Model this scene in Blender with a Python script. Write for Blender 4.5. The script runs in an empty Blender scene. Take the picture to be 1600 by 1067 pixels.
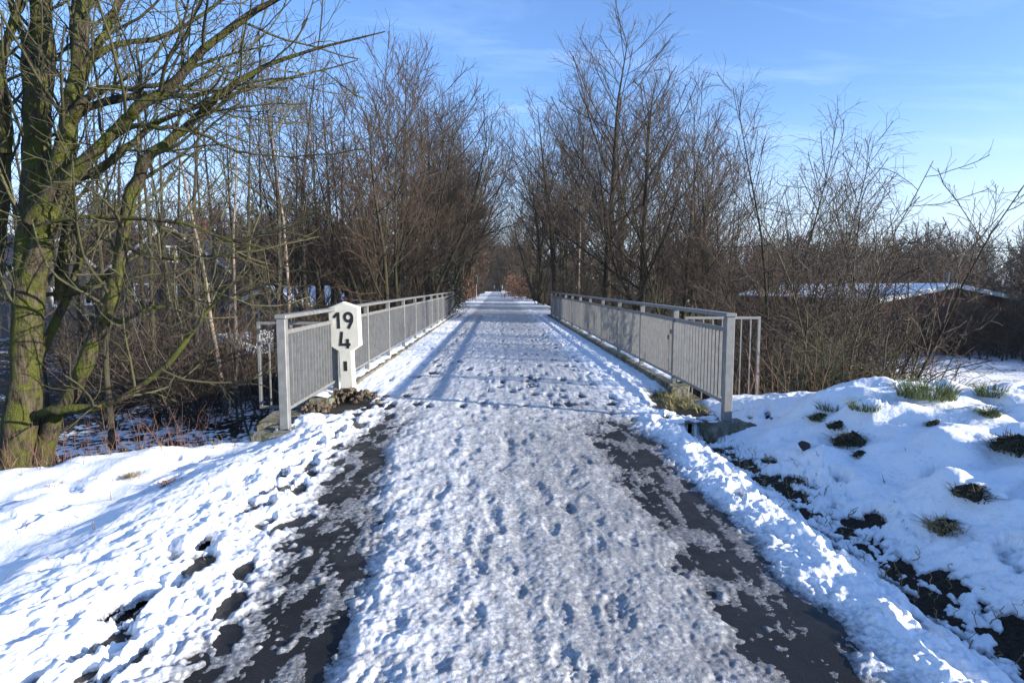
import bpy, math, random
import numpy as np

R = math.radians
D = bpy.data
sc = bpy.context.scene
COL = sc.collection

# ------------------------------------------------------------------ camera
CAM_H = 1.62
FPX = 950.0
YAW, PITCH = R(1.33), R(5.26)
cam_d = D.cameras.new('camera')
cam_d.sensor_width = 36.0
cam_d.lens = FPX / 1600 * 36
cam_d.clip_start = 0.05
cam_d.clip_end = 6000
cam = D.objects.new('camera', cam_d)
cam.location = (0, 0, CAM_H)
cam.rotation_euler = (R(90) - PITCH, 0, -YAW)
COL.objects.link(cam)
sc.camera = cam

# ------------------------------------------------------------------ sky, sun, exposure
SUN_EL = R(15.5)
SUN_XY = (0.9326, -0.361)
SUN_ROT = math.atan2(SUN_XY[0], SUN_XY[1])
w = D.worlds.new('World')
sc.world = w
w.use_nodes = True
nt = w.node_tree
nt.nodes.clear()
wo = nt.nodes.new('ShaderNodeOutputWorld')
bg = nt.nodes.new('ShaderNodeBackground')
sky = nt.nodes.new('ShaderNodeTexSky')
sky.sky_type = 'NISHITA'
sky.sun_disc = False
sky.sun_elevation = SUN_EL
sky.sun_rotation = SUN_ROT
sky.altitude = 100
sky.air_density = 1.0
sky.dust_density = 0.35
sky.ozone_density = 2.2
bg.inputs['Strength'].default_value = 0.128
# thin high cirrus mixed over the clear sky
tc = nt.nodes.new('ShaderNodeTexCoord')
sep = nt.nodes.new('ShaderNodeSeparateXYZ')
nt.links.new(tc.outputs['Generated'], sep.inputs[0])
addz = nt.nodes.new('ShaderNodeMath'); addz.operation = 'ADD'; addz.inputs[1].default_value = 0.12
nt.links.new(sep.outputs['Z'], addz.inputs[0])
mz = nt.nodes.new('ShaderNodeMath'); mz.operation = 'MAXIMUM'; mz.inputs[1].default_value = 0.05
nt.links.new(addz.outputs[0], mz.inputs[0])
dv = nt.nodes.new('ShaderNodeVectorMath'); dv.operation = 'DIVIDE'
cmb = nt.nodes.new('ShaderNodeCombineXYZ')
for i in range(3):
    nt.links.new(mz.outputs[0], cmb.inputs[i])
nt.links.new(tc.outputs['Generated'], dv.inputs[0])
nt.links.new(cmb.outputs[0], dv.inputs[1])
mp = nt.nodes.new('ShaderNodeMapping')
mp.inputs['Rotation'].default_value = (0, 0, R(-38))
mp.inputs['Scale'].default_value = (0.7, 1.9, 0.0)
nt.links.new(dv.outputs[0], mp.inputs[0])
cn = nt.nodes.new('ShaderNodeTexNoise')
cn.inputs['Scale'].default_value = 1.9
cn.inputs['Detail'].default_value = 9
cn.inputs['Roughness'].default_value = 0.6
cn.inputs['Distortion'].default_value = 0.6
nt.links.new(mp.outputs[0], cn.inputs[0])
cr = nt.nodes.new('ShaderNodeMapRange')
cr.inputs['From Min'].default_value = 0.50
cr.inputs['From Max'].default_value = 0.82
cr.inputs['To Max'].default_value = 0.22
nt.links.new(cn.outputs[0], cr.inputs[0])
mixc = nt.nodes.new('ShaderNodeMix'); mixc.data_type = 'RGBA'
nt.links.new(cr.outputs[0], mixc.inputs['Factor'])
nt.links.new(sky.outputs[0], mixc.inputs['A'])
mixc.inputs['B'].default_value = (5.2, 5.6, 6.2, 1)
# pale haze low over the horizon, the same all round
hz = nt.nodes.new('ShaderNodeMapRange'); hz.interpolation_type = 'SMOOTHERSTEP'
hz.inputs['From Min'].default_value = -0.02
hz.inputs['From Max'].default_value = 0.30
hz.inputs['To Min'].default_value = 0.75
hz.inputs['To Max'].default_value = 0.0
nt.links.new(sep.outputs['Z'], hz.inputs[0])
wb = nt.nodes.new('ShaderNodeMix'); wb.data_type = 'RGBA'; wb.blend_type = 'MULTIPLY'
wb.inputs['Factor'].default_value = 1.0
wb.inputs['B'].default_value = (0.71, 0.855, 1.12, 1)
nt.links.new(mixc.outputs['Result'], wb.inputs['A'])
mixh = nt.nodes.new('ShaderNodeMix'); mixh.data_type = 'RGBA'
nt.links.new(hz.outputs[0], mixh.inputs['Factor'])
nt.links.new(wb.outputs['Result'], mixh.inputs['A'])
mixh.inputs['B'].default_value = (3.2, 3.6, 4.3, 1)
nt.links.new(mixh.outputs['Result'], bg.inputs['Color'])
nt.links.new(bg.outputs[0], wo.inputs[0])

sun_d = D.lights.new('sun', 'SUN')
sun_d.energy = 5.0
sun_d.angle = R(0.53)
sun_d.color = (1.0, 0.93, 0.82)
sun = D.objects.new('sun', sun_d)
sun.rotation_euler = (R(90) - SUN_EL, 0, math.atan2(SUN_XY[1], SUN_XY[0]) + R(90))
COL.objects.link(sun)

sc.view_settings.view_transform = 'Standard'
sc.view_settings.look = 'None'
sc.view_settings.exposure = 1.18
sc.view_settings.gamma = 1.0
sc.view_settings.use_curve_mapping = False
sc.render.engine = 'CYCLES'
sc.cycles.max_bounces = 4
sc.cycles.diffuse_bounces = 2
sc.cycles.transparent_max_bounces = 8
sc.cycles.use_denoising = True
sc.cycles.use_adaptive_sampling = True
sc.cycles.adaptive_threshold = 0.01

# ------------------------------------------------------------------ helpers
rng = np.random.default_rng(7)
random.seed(11)


def at(px, py, Y):
    """A point of the place: the direction of a picture position carried out to distance Y."""
    dx, dy, dz = (px - 800) / FPX, (533.5 - py) / FPX, -1.0
    cp, sp = math.cos(R(90) - PITCH), math.sin(R(90) - PITCH)
    x, y, z = dx, dy * cp - dz * sp, dy * sp + dz * cp
    c, s = math.cos(-YAW), math.sin(-YAW)
    x, y = x * c - y * s, x * s + y * c
    k = Y / y
    return (x * k, Y, CAM_H + z * k)


def X_at(px, Y):
    return at(px, 446, Y)[0]


def sm(a, b, x):
    t = np.clip((np.asarray(x, float) - a) / (b - a), 0, 1)
    return t * t * (3 - 2 * t)


_perm = np.random.default_rng(3).permutation(4096)
_ga = np.random.default_rng(4).uniform(0, 2 * np.pi, 4096)
_gx, _gy = np.cos(_ga), np.sin(_ga)


def perlin(x, y):
    x = np.asarray(x, float); y = np.asarray(y, float)
    xi = np.floor(x).astype(np.int64); yi = np.floor(y).astype(np.int64)
    xf = x - xi; yf = y - yi
    u = xf * xf * xf * (xf * (xf * 6 - 15) + 10)
    v = yf * yf * yf * (yf * (yf * 6 - 15) + 10)

    def g(ix, iy, fx, fy):
        h = _perm[(_perm[ix & 4095] + iy) & 4095]
        return _gx[h] * fx + _gy[h] * fy
    a = g(xi, yi, xf, yf); b = g(xi + 1, yi, xf - 1, yf)
    c = g(xi, yi + 1, xf, yf - 1); d = g(xi + 1, yi + 1, xf - 1, yf - 1)
    return (a + u * (b - a) + v * ((c + u * (d - c)) - (a + u * (b - a)))) * 1.45


def fbm(x, y, o=4, g=0.5, off=0.0):
    s = 0.0; a = 1.0; t = 0.0
    for i in range(o):
        s = s + a * perlin(x * 2 ** i + 17.3 * i + off, y * 2 ** i - 9.1 * i + off * .7)
        t += a; a *= g
    return s / t * 1.3


def mesh_np(name, verts, quads=None, tris=None, mat=None, attrs=None, smooth=True):
    me = D.meshes.new(name)
    verts = np.asarray(verts, np.float32).reshape(-1, 3)
    me.vertices.add(len(verts))
    me.vertices.foreach_set('co', verts.ravel())
    li, st, n = [], [], 0
    if quads is not None and len(quads):
        q = np.asarray(quads, np.int32); li.append(q.ravel()); st.append(np.arange(len(q)) * 4); n = len(q) * 4
    if tris is not None and len(tris):
        t = np.asarray(tris, np.int32); li.append(t.ravel()); st.append(np.arange(len(t)) * 3 + n)
    li = np.concatenate(li).astype(np.int32); st = np.concatenate(st).astype(np.int32)
    me.loops.add(len(li)); me.loops.foreach_set('vertex_index', li)
    me.polygons.add(len(st)); me.polygons.foreach_set('loop_start', st)
    me.polygons.foreach_set('use_smooth', np.full(len(st), bool(smooth)))
    for k, v in (attrs or {}).items():
        a = me.attributes.new(k, 'FLOAT', 'POINT')
        a.data.foreach_set('value', np.asarray(v, np.float32).ravel())
    me.update(calc_edges=True)
    me.validate()
    if mat:
        me.materials.append(mat)
    return me


def link(name, me, parent=None, loc=None):
    o = D.objects.new(name, me)
    COL.objects.link(o)
    if parent is not None:
        o.parent = parent
    if loc is not None:
        o.location = loc
    return o


def tag(o, label=None, cat=None, group=None, kind=None):
    if label: o['label'] = label
    if cat: o['category'] = cat
    if group: o['group'] = group
    if kind: o['kind'] = kind
    return o


def thing(name, label, cat, loc=(0, 0, 0), rotz=0.0, group=None):
    o = D.objects.new(name, None)
    o.empty_display_size = 0.2
    COL.objects.link(o)
    o.location = loc
    o.rotation_euler = (0, 0, rotz)
    return tag(o, label, cat, group)


class MB:
    """collects boxes, prisms and tubes into one mesh"""
    def __init__(s):
        s.v, s.f = [], []

    def add(s, vs, fs):
        n = len(s.v); s.v += [tuple(p) for p in vs]; s.f += [tuple(i + n for i in f) for f in fs]
        return s

    def box(s, x0, x1, y0, y1, z0, z1, b=0.0):
        if b <= 0:
            vs = [(x, y, z) for z in (z0, z1) for y in (y0, y1) for x in (x0, x1)]
            return s.add(vs, [(0, 2, 3, 1), (4, 5, 7, 6), (0, 1, 5, 4), (2, 6, 7, 3), (0, 4, 6, 2), (1, 3, 7, 5)])
        # bevelled: octagon section rings
        def ring(z, i):
            a, c, d, e = x0 + i, x1 - i, y0 + i, y1 - i
            return [(a + b, d, z), (c - b, d, z), (c, d + b, z), (c, e - b, z), (c - b, e, z), (a + b, e, z), (a, e - b, z), (a, d + b, z)]
        vs = ring(z0, b * .9) + ring(z0 + b, 0) + ring(z1 - b, 0) + ring(z1, b * .9)
        fs = [tuple(range(7, -1, -1)), tuple(range(24, 32))]
        for k in range(3):
            for i in range(8):
                j = (i + 1) % 8
                fs.append((k * 8 + i, k * 8 + j, k * 8 + 8 + j, k * 8 + 8 + i))
        return s.add(vs, fs)

    def prism(s, poly, y0, y1):
        """polygon in x,z extruded along y"""
        n = len(poly)
        vs = [(x, y0, z) for x, z in poly] + [(x, y1, z) for x, z in poly]
        fs = [tuple(range(n)), tuple(range(2 * n - 1, n - 1, -1))]
        fs += [(i, n + i, n + (i + 1) % n, (i + 1) % n) for i in range(n)]
        return s.add(vs, fs)

    def build(s, name, mat, parent=None, loc=None, smooth=False):
        me = D.meshes.new(name)
        me.from_pydata(s.v, [], s.f)
        me.update()
        if smooth:
            me.polygons.foreach_set('use_smooth', [True] * len(me.polygons))
        me.materials.append(mat)
        return link(name, me, parent, loc)


# ------------------------------------------------------------------ materials
def new_mat(name):
    m = D.materials.new(name); m.use_nodes = True
    t = m.node_tree
    b = t.nodes['Principled BSDF']
    return m, t, b


def node(t, typ, **kw):
    n = t.nodes.new(typ)
    for k, v in kw.items():
        if k in ('operation', 'data_type', 'blend_type', 'noise_dimensions', 'feature', 'attribute_name', 'interpolation_type'):
            setattr(n, k, v)
        else:
            n.inputs[k].default_value = v
    return n


def pos(t, scale=(1, 1, 1), obj=False):
    if obj:
        g = node(t, 'ShaderNodeTexCoord'); o = g.outputs['Object']
    else:
        g = node(t, 'ShaderNodeNewGeometry'); o = g.outputs['Position']
    m = node(t, 'ShaderNodeMapping', Scale=scale)
    t.links.new(o, m.inputs['Vector'])
    return m.outputs[0]


def noise(t, vec, scale, detail=4, rough=0.5, dist=0.0):
    n = node(t, 'ShaderNodeTexNoise', Scale=scale, Detail=detail, Roughness=rough, Distortion=dist)
    t.links.new(vec, n.inputs['Vector'])
    return n.outputs['Fac']


def mrange(t, f, a, b, c=0.0, d=1.0):
    n = node(t, 'ShaderNodeMapRange', **{'From Min': a, 'From Max': b, 'To Min': c, 'To Max': d})
    t.links.new(f, n.inputs['Value'])
    return n.outputs[0]


def mixrgb(t, f, a, b):
    n = node(t, 'ShaderNodeMix', data_type='RGBA')
    if hasattr(f, 'is_output'): t.links.new(f, n.inputs['Factor'])
    else: n.inputs['Factor'].default_value = f
    for s, v in (('A', a), ('B', b)):
        if hasattr(v, 'is_output'): t.links.new(v, n.inputs[s])
        else: n.inputs[s].default_value = (*v, 1)
    return n.outputs['Result']


def math_(t, op, a, b=None):
    n = node(t, 'ShaderNodeMath', operation=op)
    for i, v in enumerate((a, b)):
        if v is None: continue
        if hasattr(v, 'is_output'): t.links.new(v, n.inputs[i])
        else: n.inputs[i].default_value = v
    return n.outputs[0]


def bump(t, b, h, strength=0.5, dist=0.01):
    n = node(t, 'ShaderNodeBump', Strength=strength, Distance=dist)
    t.links.new(h, n.inputs['Height'])
    t.links.new(n.outputs[0], b.inputs['Normal'])


def attr(t, name):
    n = node(t, 'ShaderNodeAttribute', attribute_name=name)
    return n.outputs['Fac']


def mat_snow():
    m, t, b = new_mat('snow')
    th, wet = attr(t, 'thick'), attr(t, 'wet')
    p = pos(t)
    n1 = noise(t, p, 38, 5, 0.65); n2 = noise(t, p, 9, 4, 0.6); n3 = noise(t, p, 240, 2, 0.6)
    # wet slush: thin or trodden snow is grey and glossy
    wv = math_(t, 'ADD', wet, mrange(t, n1, 0.3, 0.7, -0.33, 0.33))
    wv = math_(t, 'ADD', wv, mrange(t, n2, 0.3, 0.7, -0.2, 0.2))
    wv = mrange(t, wv, 0.15, 0.95)
    c = mixrgb(t, wv, (0.86, 0.87, 0.88), (0.27, 0.272, 0.278))
    thin = mrange(t, th, 0.001, 0.017, 1.0, 0.0)
    thin2 = math_(t, 'MULTIPLY', thin, mrange(t, n1, 0.30, 0.62, 0.35, 1.0))
    c = mixrgb(t, math_(t, 'MULTIPLY', thin2, 0.85), c, (0.055, 0.056, 0.058))
    t.links.new(c, b.inputs['Base Color'])
    t.links.new(mrange(t, wv, 0, 1, 0.62, 0.27), b.inputs['Roughness'])
    b.inputs['IOR'].default_value = 1.31
    h = math_(t, 'ADD', math_(t, 'MULTIPLY', n1, 0.8), math_(t, 'MULTIPLY', n3, mrange(t, wv, 0, 1, 0.12, 0.4)))
    bump(t, b, h, 0.7, 0.014)
    return m


def mat_asphalt():
    m, t, b = new_mat('wet asphalt')
    p = pos(t)
    n1 = noise(t, p, 90, 3, 0.7); n2 = noise(t, p, 1.6, 5, 0.6); n3 = noise(t, p, 14, 4, 0.6)
    c = mixrgb(t, mrange(t, n2, 0.3, 0.7), (0.011, 0.0105, 0.0105), (0.021, 0.020, 0.0195))
    c = mixrgb(t, mrange(t, n1, 0.62, 0.8, 0, 0.6), c, (0.06, 0.058, 0.055))
    t.links.new(c, b.inputs['Base Color'])
    wetm = mrange(t, math_(t, 'ADD', n2, math_(t, 'MULTIPLY', n3, 0.4)), 0.55, 0.8)
    t.links.new(mrange(t, wetm, 0, 1, 0.62, 0.3), b.inputs['Roughness'])
    b.inputs['Specular IOR Level'].default_value = 0.2
    bump(t, b, n1, 0.5, 0.006)
    return m


def mat_ground():
    m, t, b = new_mat('leaf litter with snow')
    p = pos(t)
    n1 = noise(t, p, 7, 6, 0.68, 0.4); n2 = noise(t, p, 0.9, 4, 0.55); n3 = noise(t, p, 40, 4, 0.7)
    e = mixrgb(t, mrange(t, n3, 0.35, 0.65), (0.012, 0.009, 0.006), (0.055, 0.038, 0.024))
    e = mixrgb(t, mrange(t, n2, 0.5, 0.7, 0, 0.5), e, (0.032, 0.036, 0.014))
    sn = math_(t, 'ADD', attr(t, 'snowy'), mrange(t, n1, 0.28, 0.72, -0.5, 0.5))
    sn = math_(t, 'ADD', sn, mrange(t, n2, 0.3, 0.7, -0.28, 0.28))
    sn = mrange(t, sn, 0.46, 0.58)
    c = mixrgb(t, sn, e, (0.80, 0.81, 0.83))
    t.links.new(c, b.inputs['Base Color'])
    b.inputs['Roughness'].default_value = 0.85
    b.inputs['Specular IOR Level'].default_value = 0.2
    bump(t, b, math_(t, 'ADD', n1, math_(t, 'MULTIPLY', n3, 0.3)), 0.9, 0.08)
    return m


def mat_bark(name, a, bcol, moss=None, mossamt=0.5, rough=0.9, scale=1.0):
    m, t, b = new_mat(name)
    p = pos(t, (9 * scale, 9 * scale, 1.6 * scale))
    pi = pos(t)
    n1 = noise(t, p, 3.0, 5, 0.65); n2 = noise(t, pi, 5 * scale, 4, 0.6); n3 = noise(t, pi, 60 * scale, 3, 0.6)
    c = mixrgb(t, mrange(t, n1, 0.40, 0.60), a, bcol)
    if moss:
        mk = mrange(t, n2, 0.62 - mossamt * 0.4, 0.78 - mossamt * 0.4)
        c2 = mixrgb(t, mrange(t, n3, 0.35, 0.65), tuple(v * 0.6 for v in moss), moss)
        c = mixrgb(t, mk, c, c2)
    t.links.new(c, b.inputs['Base Color'])
    b.inputs['Roughness'].default_value = rough
    b.inputs['Specular IOR Level'].default_value = 0.2
    bump(t, b, math_(t, 'ADD', n1, math_(t, 'MULTIPLY', n3, 0.4)), 1.0, 0.035)
    return m


def mat_plain(name, col, rough=0.6, var=0.15, scale=6.0, metallic=0.0, bmp=0.0):
    m, t, b = new_mat(name)
    p = pos(t)
    n1 = noise(t, p, scale, 5, 0.6)
    c = mixrgb(t, mrange(t, n1, 0.3, 0.7), tuple(v * (1 - var) for v in col), tuple(min(1, v * (1 + var)) for v in col))
    t.links.new(c, b.inputs['Base Color'])
    b.inputs['Roughness'].default_value = rough
    b.inputs['Metallic'].default_value = metallic
    if bmp:
        bump(t, b, noise(t, p, scale * 6, 4, 0.65), bmp, 0.01)
    return m


def mat_birch():
    m, t, b = new_mat('birch bark')
    p = pos(t, (3, 3, 16)); q = pos(t)
    n1 = noise(t, p, 1.6, 4, 0.6); n2 = noise(t, q, 2.2, 3, 0.6)
    c = mixrgb(t, mrange(t, n2, 0.35, 0.65), (0.15, 0.11, 0.08), (0.25, 0.205, 0.16))
    c = mixrgb(t, mrange(t, n1, 0.56, 0.66), c, (0.05, 0.035, 0.028))
    t.links.new(c, b.inputs['Base Color'])
    b.inputs['Roughness'].default_value = 0.8
    return m


def mat_brick():
    m, t, b = new_mat('red brick')
    p = pos(t)
    bt = node(t, 'ShaderNodeTexBrick', Scale=4.0)
    bt.inputs['Color1'].default_value = (0.105, 0.042, 0.029, 1)
    bt.inputs['Color2'].default_value = (0.13, 0.052, 0.036, 1)
    bt.inputs['Mortar'].default_value = (0.08, 0.055, 0.045, 1)
    bt.inputs['Mortar Size'].default_value = 0.012
    mp_ = node(t, 'ShaderNodeMapping'); mp_.inputs['Rotation'].default_value = (R(90), 0, 0)
    t.links.new(p, mp_.inputs[0]); t.links.new(mp_.outputs[0], bt.inputs[0])
    n1 = noise(t, p, 1.2, 4, 0.6)
    c = mixrgb(t, mrange(t, n1, 0.3, 0.7, 0, 0.5), bt.outputs['Color'], (0.10, 0.035, 0.025))
    t.links.new(c, b.inputs['Base Color'])
    b.inputs['Roughness'].default_value = 0.9
    return m


M = {
    'snow': mat_snow(), 'asphalt': mat_asphalt(), 'ground': mat_ground(),
    'mossbark': mat_bark('mossy bark', (0.022, 0.018, 0.013), (0.10, 0.078, 0.054), (0.090, 0.098, 0.020), 0.52),
    'mosslimb': mat_bark('mossy limb bark', (0.055, 0.045, 0.03), (0.12, 0.10, 0.07), (0.16, 0.17, 0.025), 0.85),
    'bark': mat_bark('grey brown bark', (0.028, 0.023, 0.018), (0.072, 0.060, 0.046), (0.062, 0.066, 0.022), 0.38),
    'darkbark': mat_bark('dark bark', (0.028, 0.023, 0.019), (0.075, 0.062, 0.05), (0.06, 0.065, 0.022), 0.22),
    'twig': mat_plain('brown twig', (0.048, 0.034, 0.022), 0.75, 0.35, 2.0),
    'darktwig': mat_plain('dark brown twig', (0.030, 0.0215, 0.0135), 0.8, 0.35, 2.0),
    'twigred': mat_plain('reddish twig', (0.060, 0.037, 0.023), 0.75, 0.35, 2.0),
    'twigmoss': mat_plain('mossy twig', (0.056, 0.053, 0.021), 0.8, 0.4, 1.5),
    'birch': mat_birch(),
    'galv': mat_plain('galvanised steel', (0.185, 0.185, 0.178), 0.5, 0.2, 11.0, 0.2, 0.08),
    'concrete': mat_bark('mossy concrete', (0.14, 0.13, 0.105), (0.25, 0.235, 0.19), (0.10, 0.10, 0.04), 0.42, 0.9, 1.0),
    'sign': mat_plain('cream painted stone', (0.70, 0.67, 0.57), 0.55, 0.09, 7.0, 0, 0.12),
    'black': mat_plain('black paint', (0.018, 0.017, 0.016), 0.5, 0.2),
    'stone': mat_bark('rubble stone', (0.07, 0.05, 0.036), (0.19, 0.14, 0.10), (0.08, 0.075, 0.045), 0.3, 0.9, 1.5),
    'darkstone': mat_plain('dark wet stone', (0.022, 0.018, 0.015), 0.6, 0.4, 9, 0, 0.6),
    'grass': mat_plain('green grass', (0.115, 0.14, 0.036), 0.7, 0.4, 9),
    'sod': mat_plain('dull olive sod', (0.055, 0.056, 0.022), 0.85, 0.5, 20),
    'drygrass': mat_plain('dry grass', (0.26, 0.19, 0.085), 0.75, 0.35, 9),
    'weed': mat_plain('dead red brown stem', (0.15, 0.075, 0.05), 0.75, 0.35, 9),
    'soil': mat_plain('dark soil', (0.025, 0.019, 0.012), 0.95, 0.5, 14, 0, 0.8),
    'brownleaf': mat_plain('dry beech leaf', (0.115, 0.055, 0.030), 0.7, 0.35, 3),
    'evergreen': mat_plain('dark evergreen leaf', (0.022, 0.034, 0.014), 0.45, 0.4, 3),
    'needle': mat_plain('dark conifer needle', (0.012, 0.024, 0.012), 0.6, 0.4, 3),
    'brick': mat_brick(),
    'slate': mat_plain('dark slate', (0.035, 0.034, 0.036), 0.6, 0.25, 2.5, 0, 0.3),
    'whitewood': mat_plain('white painted wood', (0.72, 0.72, 0.70), 0.5, 0.06),
    'signgrey': mat_plain('weathered white board', (0.42, 0.42, 0.40), 0.6, 0.1),
    'palewall': mat_plain('grey render wall', (0.13, 0.125, 0.115), 0.85, 0.12),
    'roofsnow': mat_plain('roof snow', (0.82, 0.83, 0.85), 0.65, 0.04, 2, 0, 0.3),
    'greywall': mat_plain('grey shed boards', (0.16, 0.155, 0.13), 0.85, 0.2),
}
m_, t_, b_ = new_mat('window glass')
b_.inputs['Base Color'].default_value = (0.02, 0.025, 0.03, 1); b_.inputs['Roughness'].default_value = 0.06
M['glass'] = m_


# ------------------------------------------------------------------ terrain
XL, XR = -2.38, 2.71          # railing lines
YL0, YR0 = 6.75, 7.05         # first posts
PITCHY = 2.15                 # post spacing
NL, NR = 12, 11               # panels


def yedge(x):
    x = np.asarray(x, float)
    left = np.maximum(6.95 - 0.62 * (-2.5 - x), 5.35)
    right = np.maximum(8.6 - 0.45 * (x - 3.3), 6.3)
    return np.where(x < -2.5, left, np.where(x > 3.3, right, 6.95 + (x + 2.5) / 5.8 * 1.65))


def soft(e, k):
    return np.maximum((np.sqrt(e * e + k) - math.sqrt(k) + e) * 0.5, 0)


def T(x, y):
    x = np.asarray(x, float); y = np.asarray(y, float)
    lump = fbm(x * 0.55, y * 0.55, 3)
    lump2 = fbm(x * 1.5 + 40, y * 1.5, 2)
    out_l = np.maximum(-2.2 - x, 0); out_r = np.maximum(x - 2.0, 0)
    ridge = fbm(x * 0.9 + 11, y * 0.28, 3)
    near = -0.14 * sm(0.0, 0.95, out_l + 0.18 * ridge) * sm(-0.2, 0.2, -2.05 - x) - 0.03 * out_l
    near = near + (0.07 * lump + 0.045 * lump2 + 0.10 * ridge) * sm(0.3, 1.4, out_l)
    near = near - 0.10 * np.exp(-((x - 2.32) / 0.28) ** 2)
    md = sm(2.4, 3.9, x + 0.25 * lump2)
    my = 1 - sm(5.6, 8.8, y + 0.5 * lump) * (1 - 0.55 * sm(3.6, 5.0, x))
    near = near + md * my * (0.44 + 0.16 * lump + 0.15 * lump2)
    near = near - 0.42 * soft(np.abs(x - 0.2) - 9.5, 4.0)
    near = near - 0.16 * np.exp(-((x - 2.85) / .55) ** 2 - ((y - 6.75) / .9) ** 2) - 0.10 * np.exp(-((x + 2.6) / .5) ** 2 - ((y - 6.4) / .6) ** 2)
    e = y - yedge(x)
    near = near - 0.62 * np.maximum(soft(e, 1.2), 0)
    fl = -3.0 - 0.15 * sm(-6, 8, x) + 0.35 * fbm(x * 0.12, y * 0.12, 3)
    fl = fl + 2.2 * sm(70, 260, y) * sm(6, 40, np.abs(x)) + 1.6 * sm(-14, -40, x) * sm(20, 50, y)
    far = -0.5 * soft(np.abs(x - 0.2) - 3.6, 0.6) - 0.7 * np.maximum(31.0 - y, 0)
    far = far + 0.05 * lump * sm(2.4, 3.4, np.abs(x - 0.2))
    z = np.maximum(near, far)
    k = 0.5
    h = np.clip(0.5 + 0.5 * (z - fl) / k, 0, 1)
    return fl + (z - fl) * h + k * h * (1 - h)


def gz(x, y):
    return float(T(np.array([x]), np.array([y]))[0])


def axis(pts):
    out = []
    for a, b, s0, s1 in pts:
        v = a
        n = max(2, int(round((b - a) / (0.5 * (s0 + s1)))))
        u = np.linspace(0, 1, n, endpoint=False)
        if abs(s1 - s0) > 1e-6:
            r = s1 / s0; u = (r ** u - 1) / (r - 1)
        out.append(a + (b - a) * u)
    return np.concatenate(out + [[pts[-1][1]]])


def grid_quads(nr, nc):
    i = np.arange(nr * nc).reshape(nr, nc)
    return np.stack([i[:-1, :-1], i[:-1, 1:], i[1:, 1:], i[1:, :-1]], -1).reshape(-1, 4)


gx = axis([(-900, -60, 120, 4), (-60, -14, 3, .3), (-14, 14, .16, .16), (14, 60, .3, 2.5), (60, 900, 4, 120)])
gy = axis([(-200, -8, 40, 1), (-8, 1, .6, .2), (1, 11, .12, .14), (11, 50, .2, .6), (50, 200, .8, 8), (200, 1800, 10, 200)])
GX, GY = np.meshgrid(gx, gy)
GZ = T(GX, GY)
inpath = (np.abs(GX - 0.17) < 2.9)
GZ = GZ - np.where((GX > -1.9) & (GX < 2.2) & ((GY < 7.2) | (GY > 33.2)), 0.05, 0.0)
GZ = GZ - np.where(inpath & (GY >= 7.2) & (GY <= 33.2), 1.2, 0.0)
e_ = GY - yedge(GX)
snowy = 0.10 + 0.22 * sm(0.3, 2, e_)
snowy = snowy - 0.12 * sm(8, 0, GX) * sm(9, 14, GY) * (1 - sm(28, 31, GY))
snowy = snowy + 0.42 * sm(9, 17, GX) * sm(12, 22, GY) * sm(52, 44, GY)
snowy = np.where((GY > 31) & (np.abs(GX) < 7), 0.62, snowy)
snowy = snowy - 0.25 * sm(45, 60, GY) * sm(7, 12, np.abs(GX))
snowy = snowy - 0.18 * sm(3, 4, GX) * sm(14, 10, GX) * sm(9, 11, GY) * (GY < 31)
ground = link('ground', mesh_np('ground', np.stack([GX, GY, GZ], -1), grid_quads(*GX.shape), mat=M['ground'], attrs={'snowy': snowy}))
tag(ground, kind='structure')

pm = MB()
for (y0, y1, x0, x1) in ((-30, 7.0, -1.80, 1.74), (7.0, 33.0, XL + .14, XR - .12), (33.0, 420, -2.0, 2.1)):
    pm.add([(x0, y0, 0), (x1, y0, 0), (x1, y1, 0), (x0, y1, 0)], [(0, 1, 2, 3)])
path = pm.build('path', M['asphalt'])
tag(path, kind='structure')


# ------------------------------------------------------------------ snow lying on path and banks
BX = [-12, -2.7, -2.2, -1.80, -1.42, -1.20, -0.88, -0.72, -0.3, 0.2, 0.80, 1.06, 1.5, 1.66, 1.85, 2.1, 2.4, 2.75, 12]
BT = [.10, .10, .085, .056, .028, -.006, -.005, .034, .044, .034, .028, .000, -.018, .030, .070, .042, .010, .09, .12]
BA = [.008, .008, .018, .026, .032, .028, .026, .020, .013, .009, .0095, .018, .018, .028, .038, .04, .05, .02, .013]
BW = [0, 0, 0, .10, .35, .85, .85, .62, .74, .88, .95, .97, .97, .35, .02, 0, 0, 0, 0]
# the deck of the bridge: snow almost everywhere, two trodden wheel lines
CX = [-12, -2.3, -1.6, -1.2, -0.8, -0.4, 0.2, 0.8, 1.2, 1.5, 1.9, 2.5, 12]
CT = [.04, .045, .04, .018, .026, .034, .030, .028, .022, .020, .045, .05, .04]
CA = [.008, .010, .012, .017, .013, .011, .010, .010, .012, .015, .020, .02, .02]
CW = [0, 0, .1, .58, .60, .60, .66, .68, .64, .55, .2, .05, 0]


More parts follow.
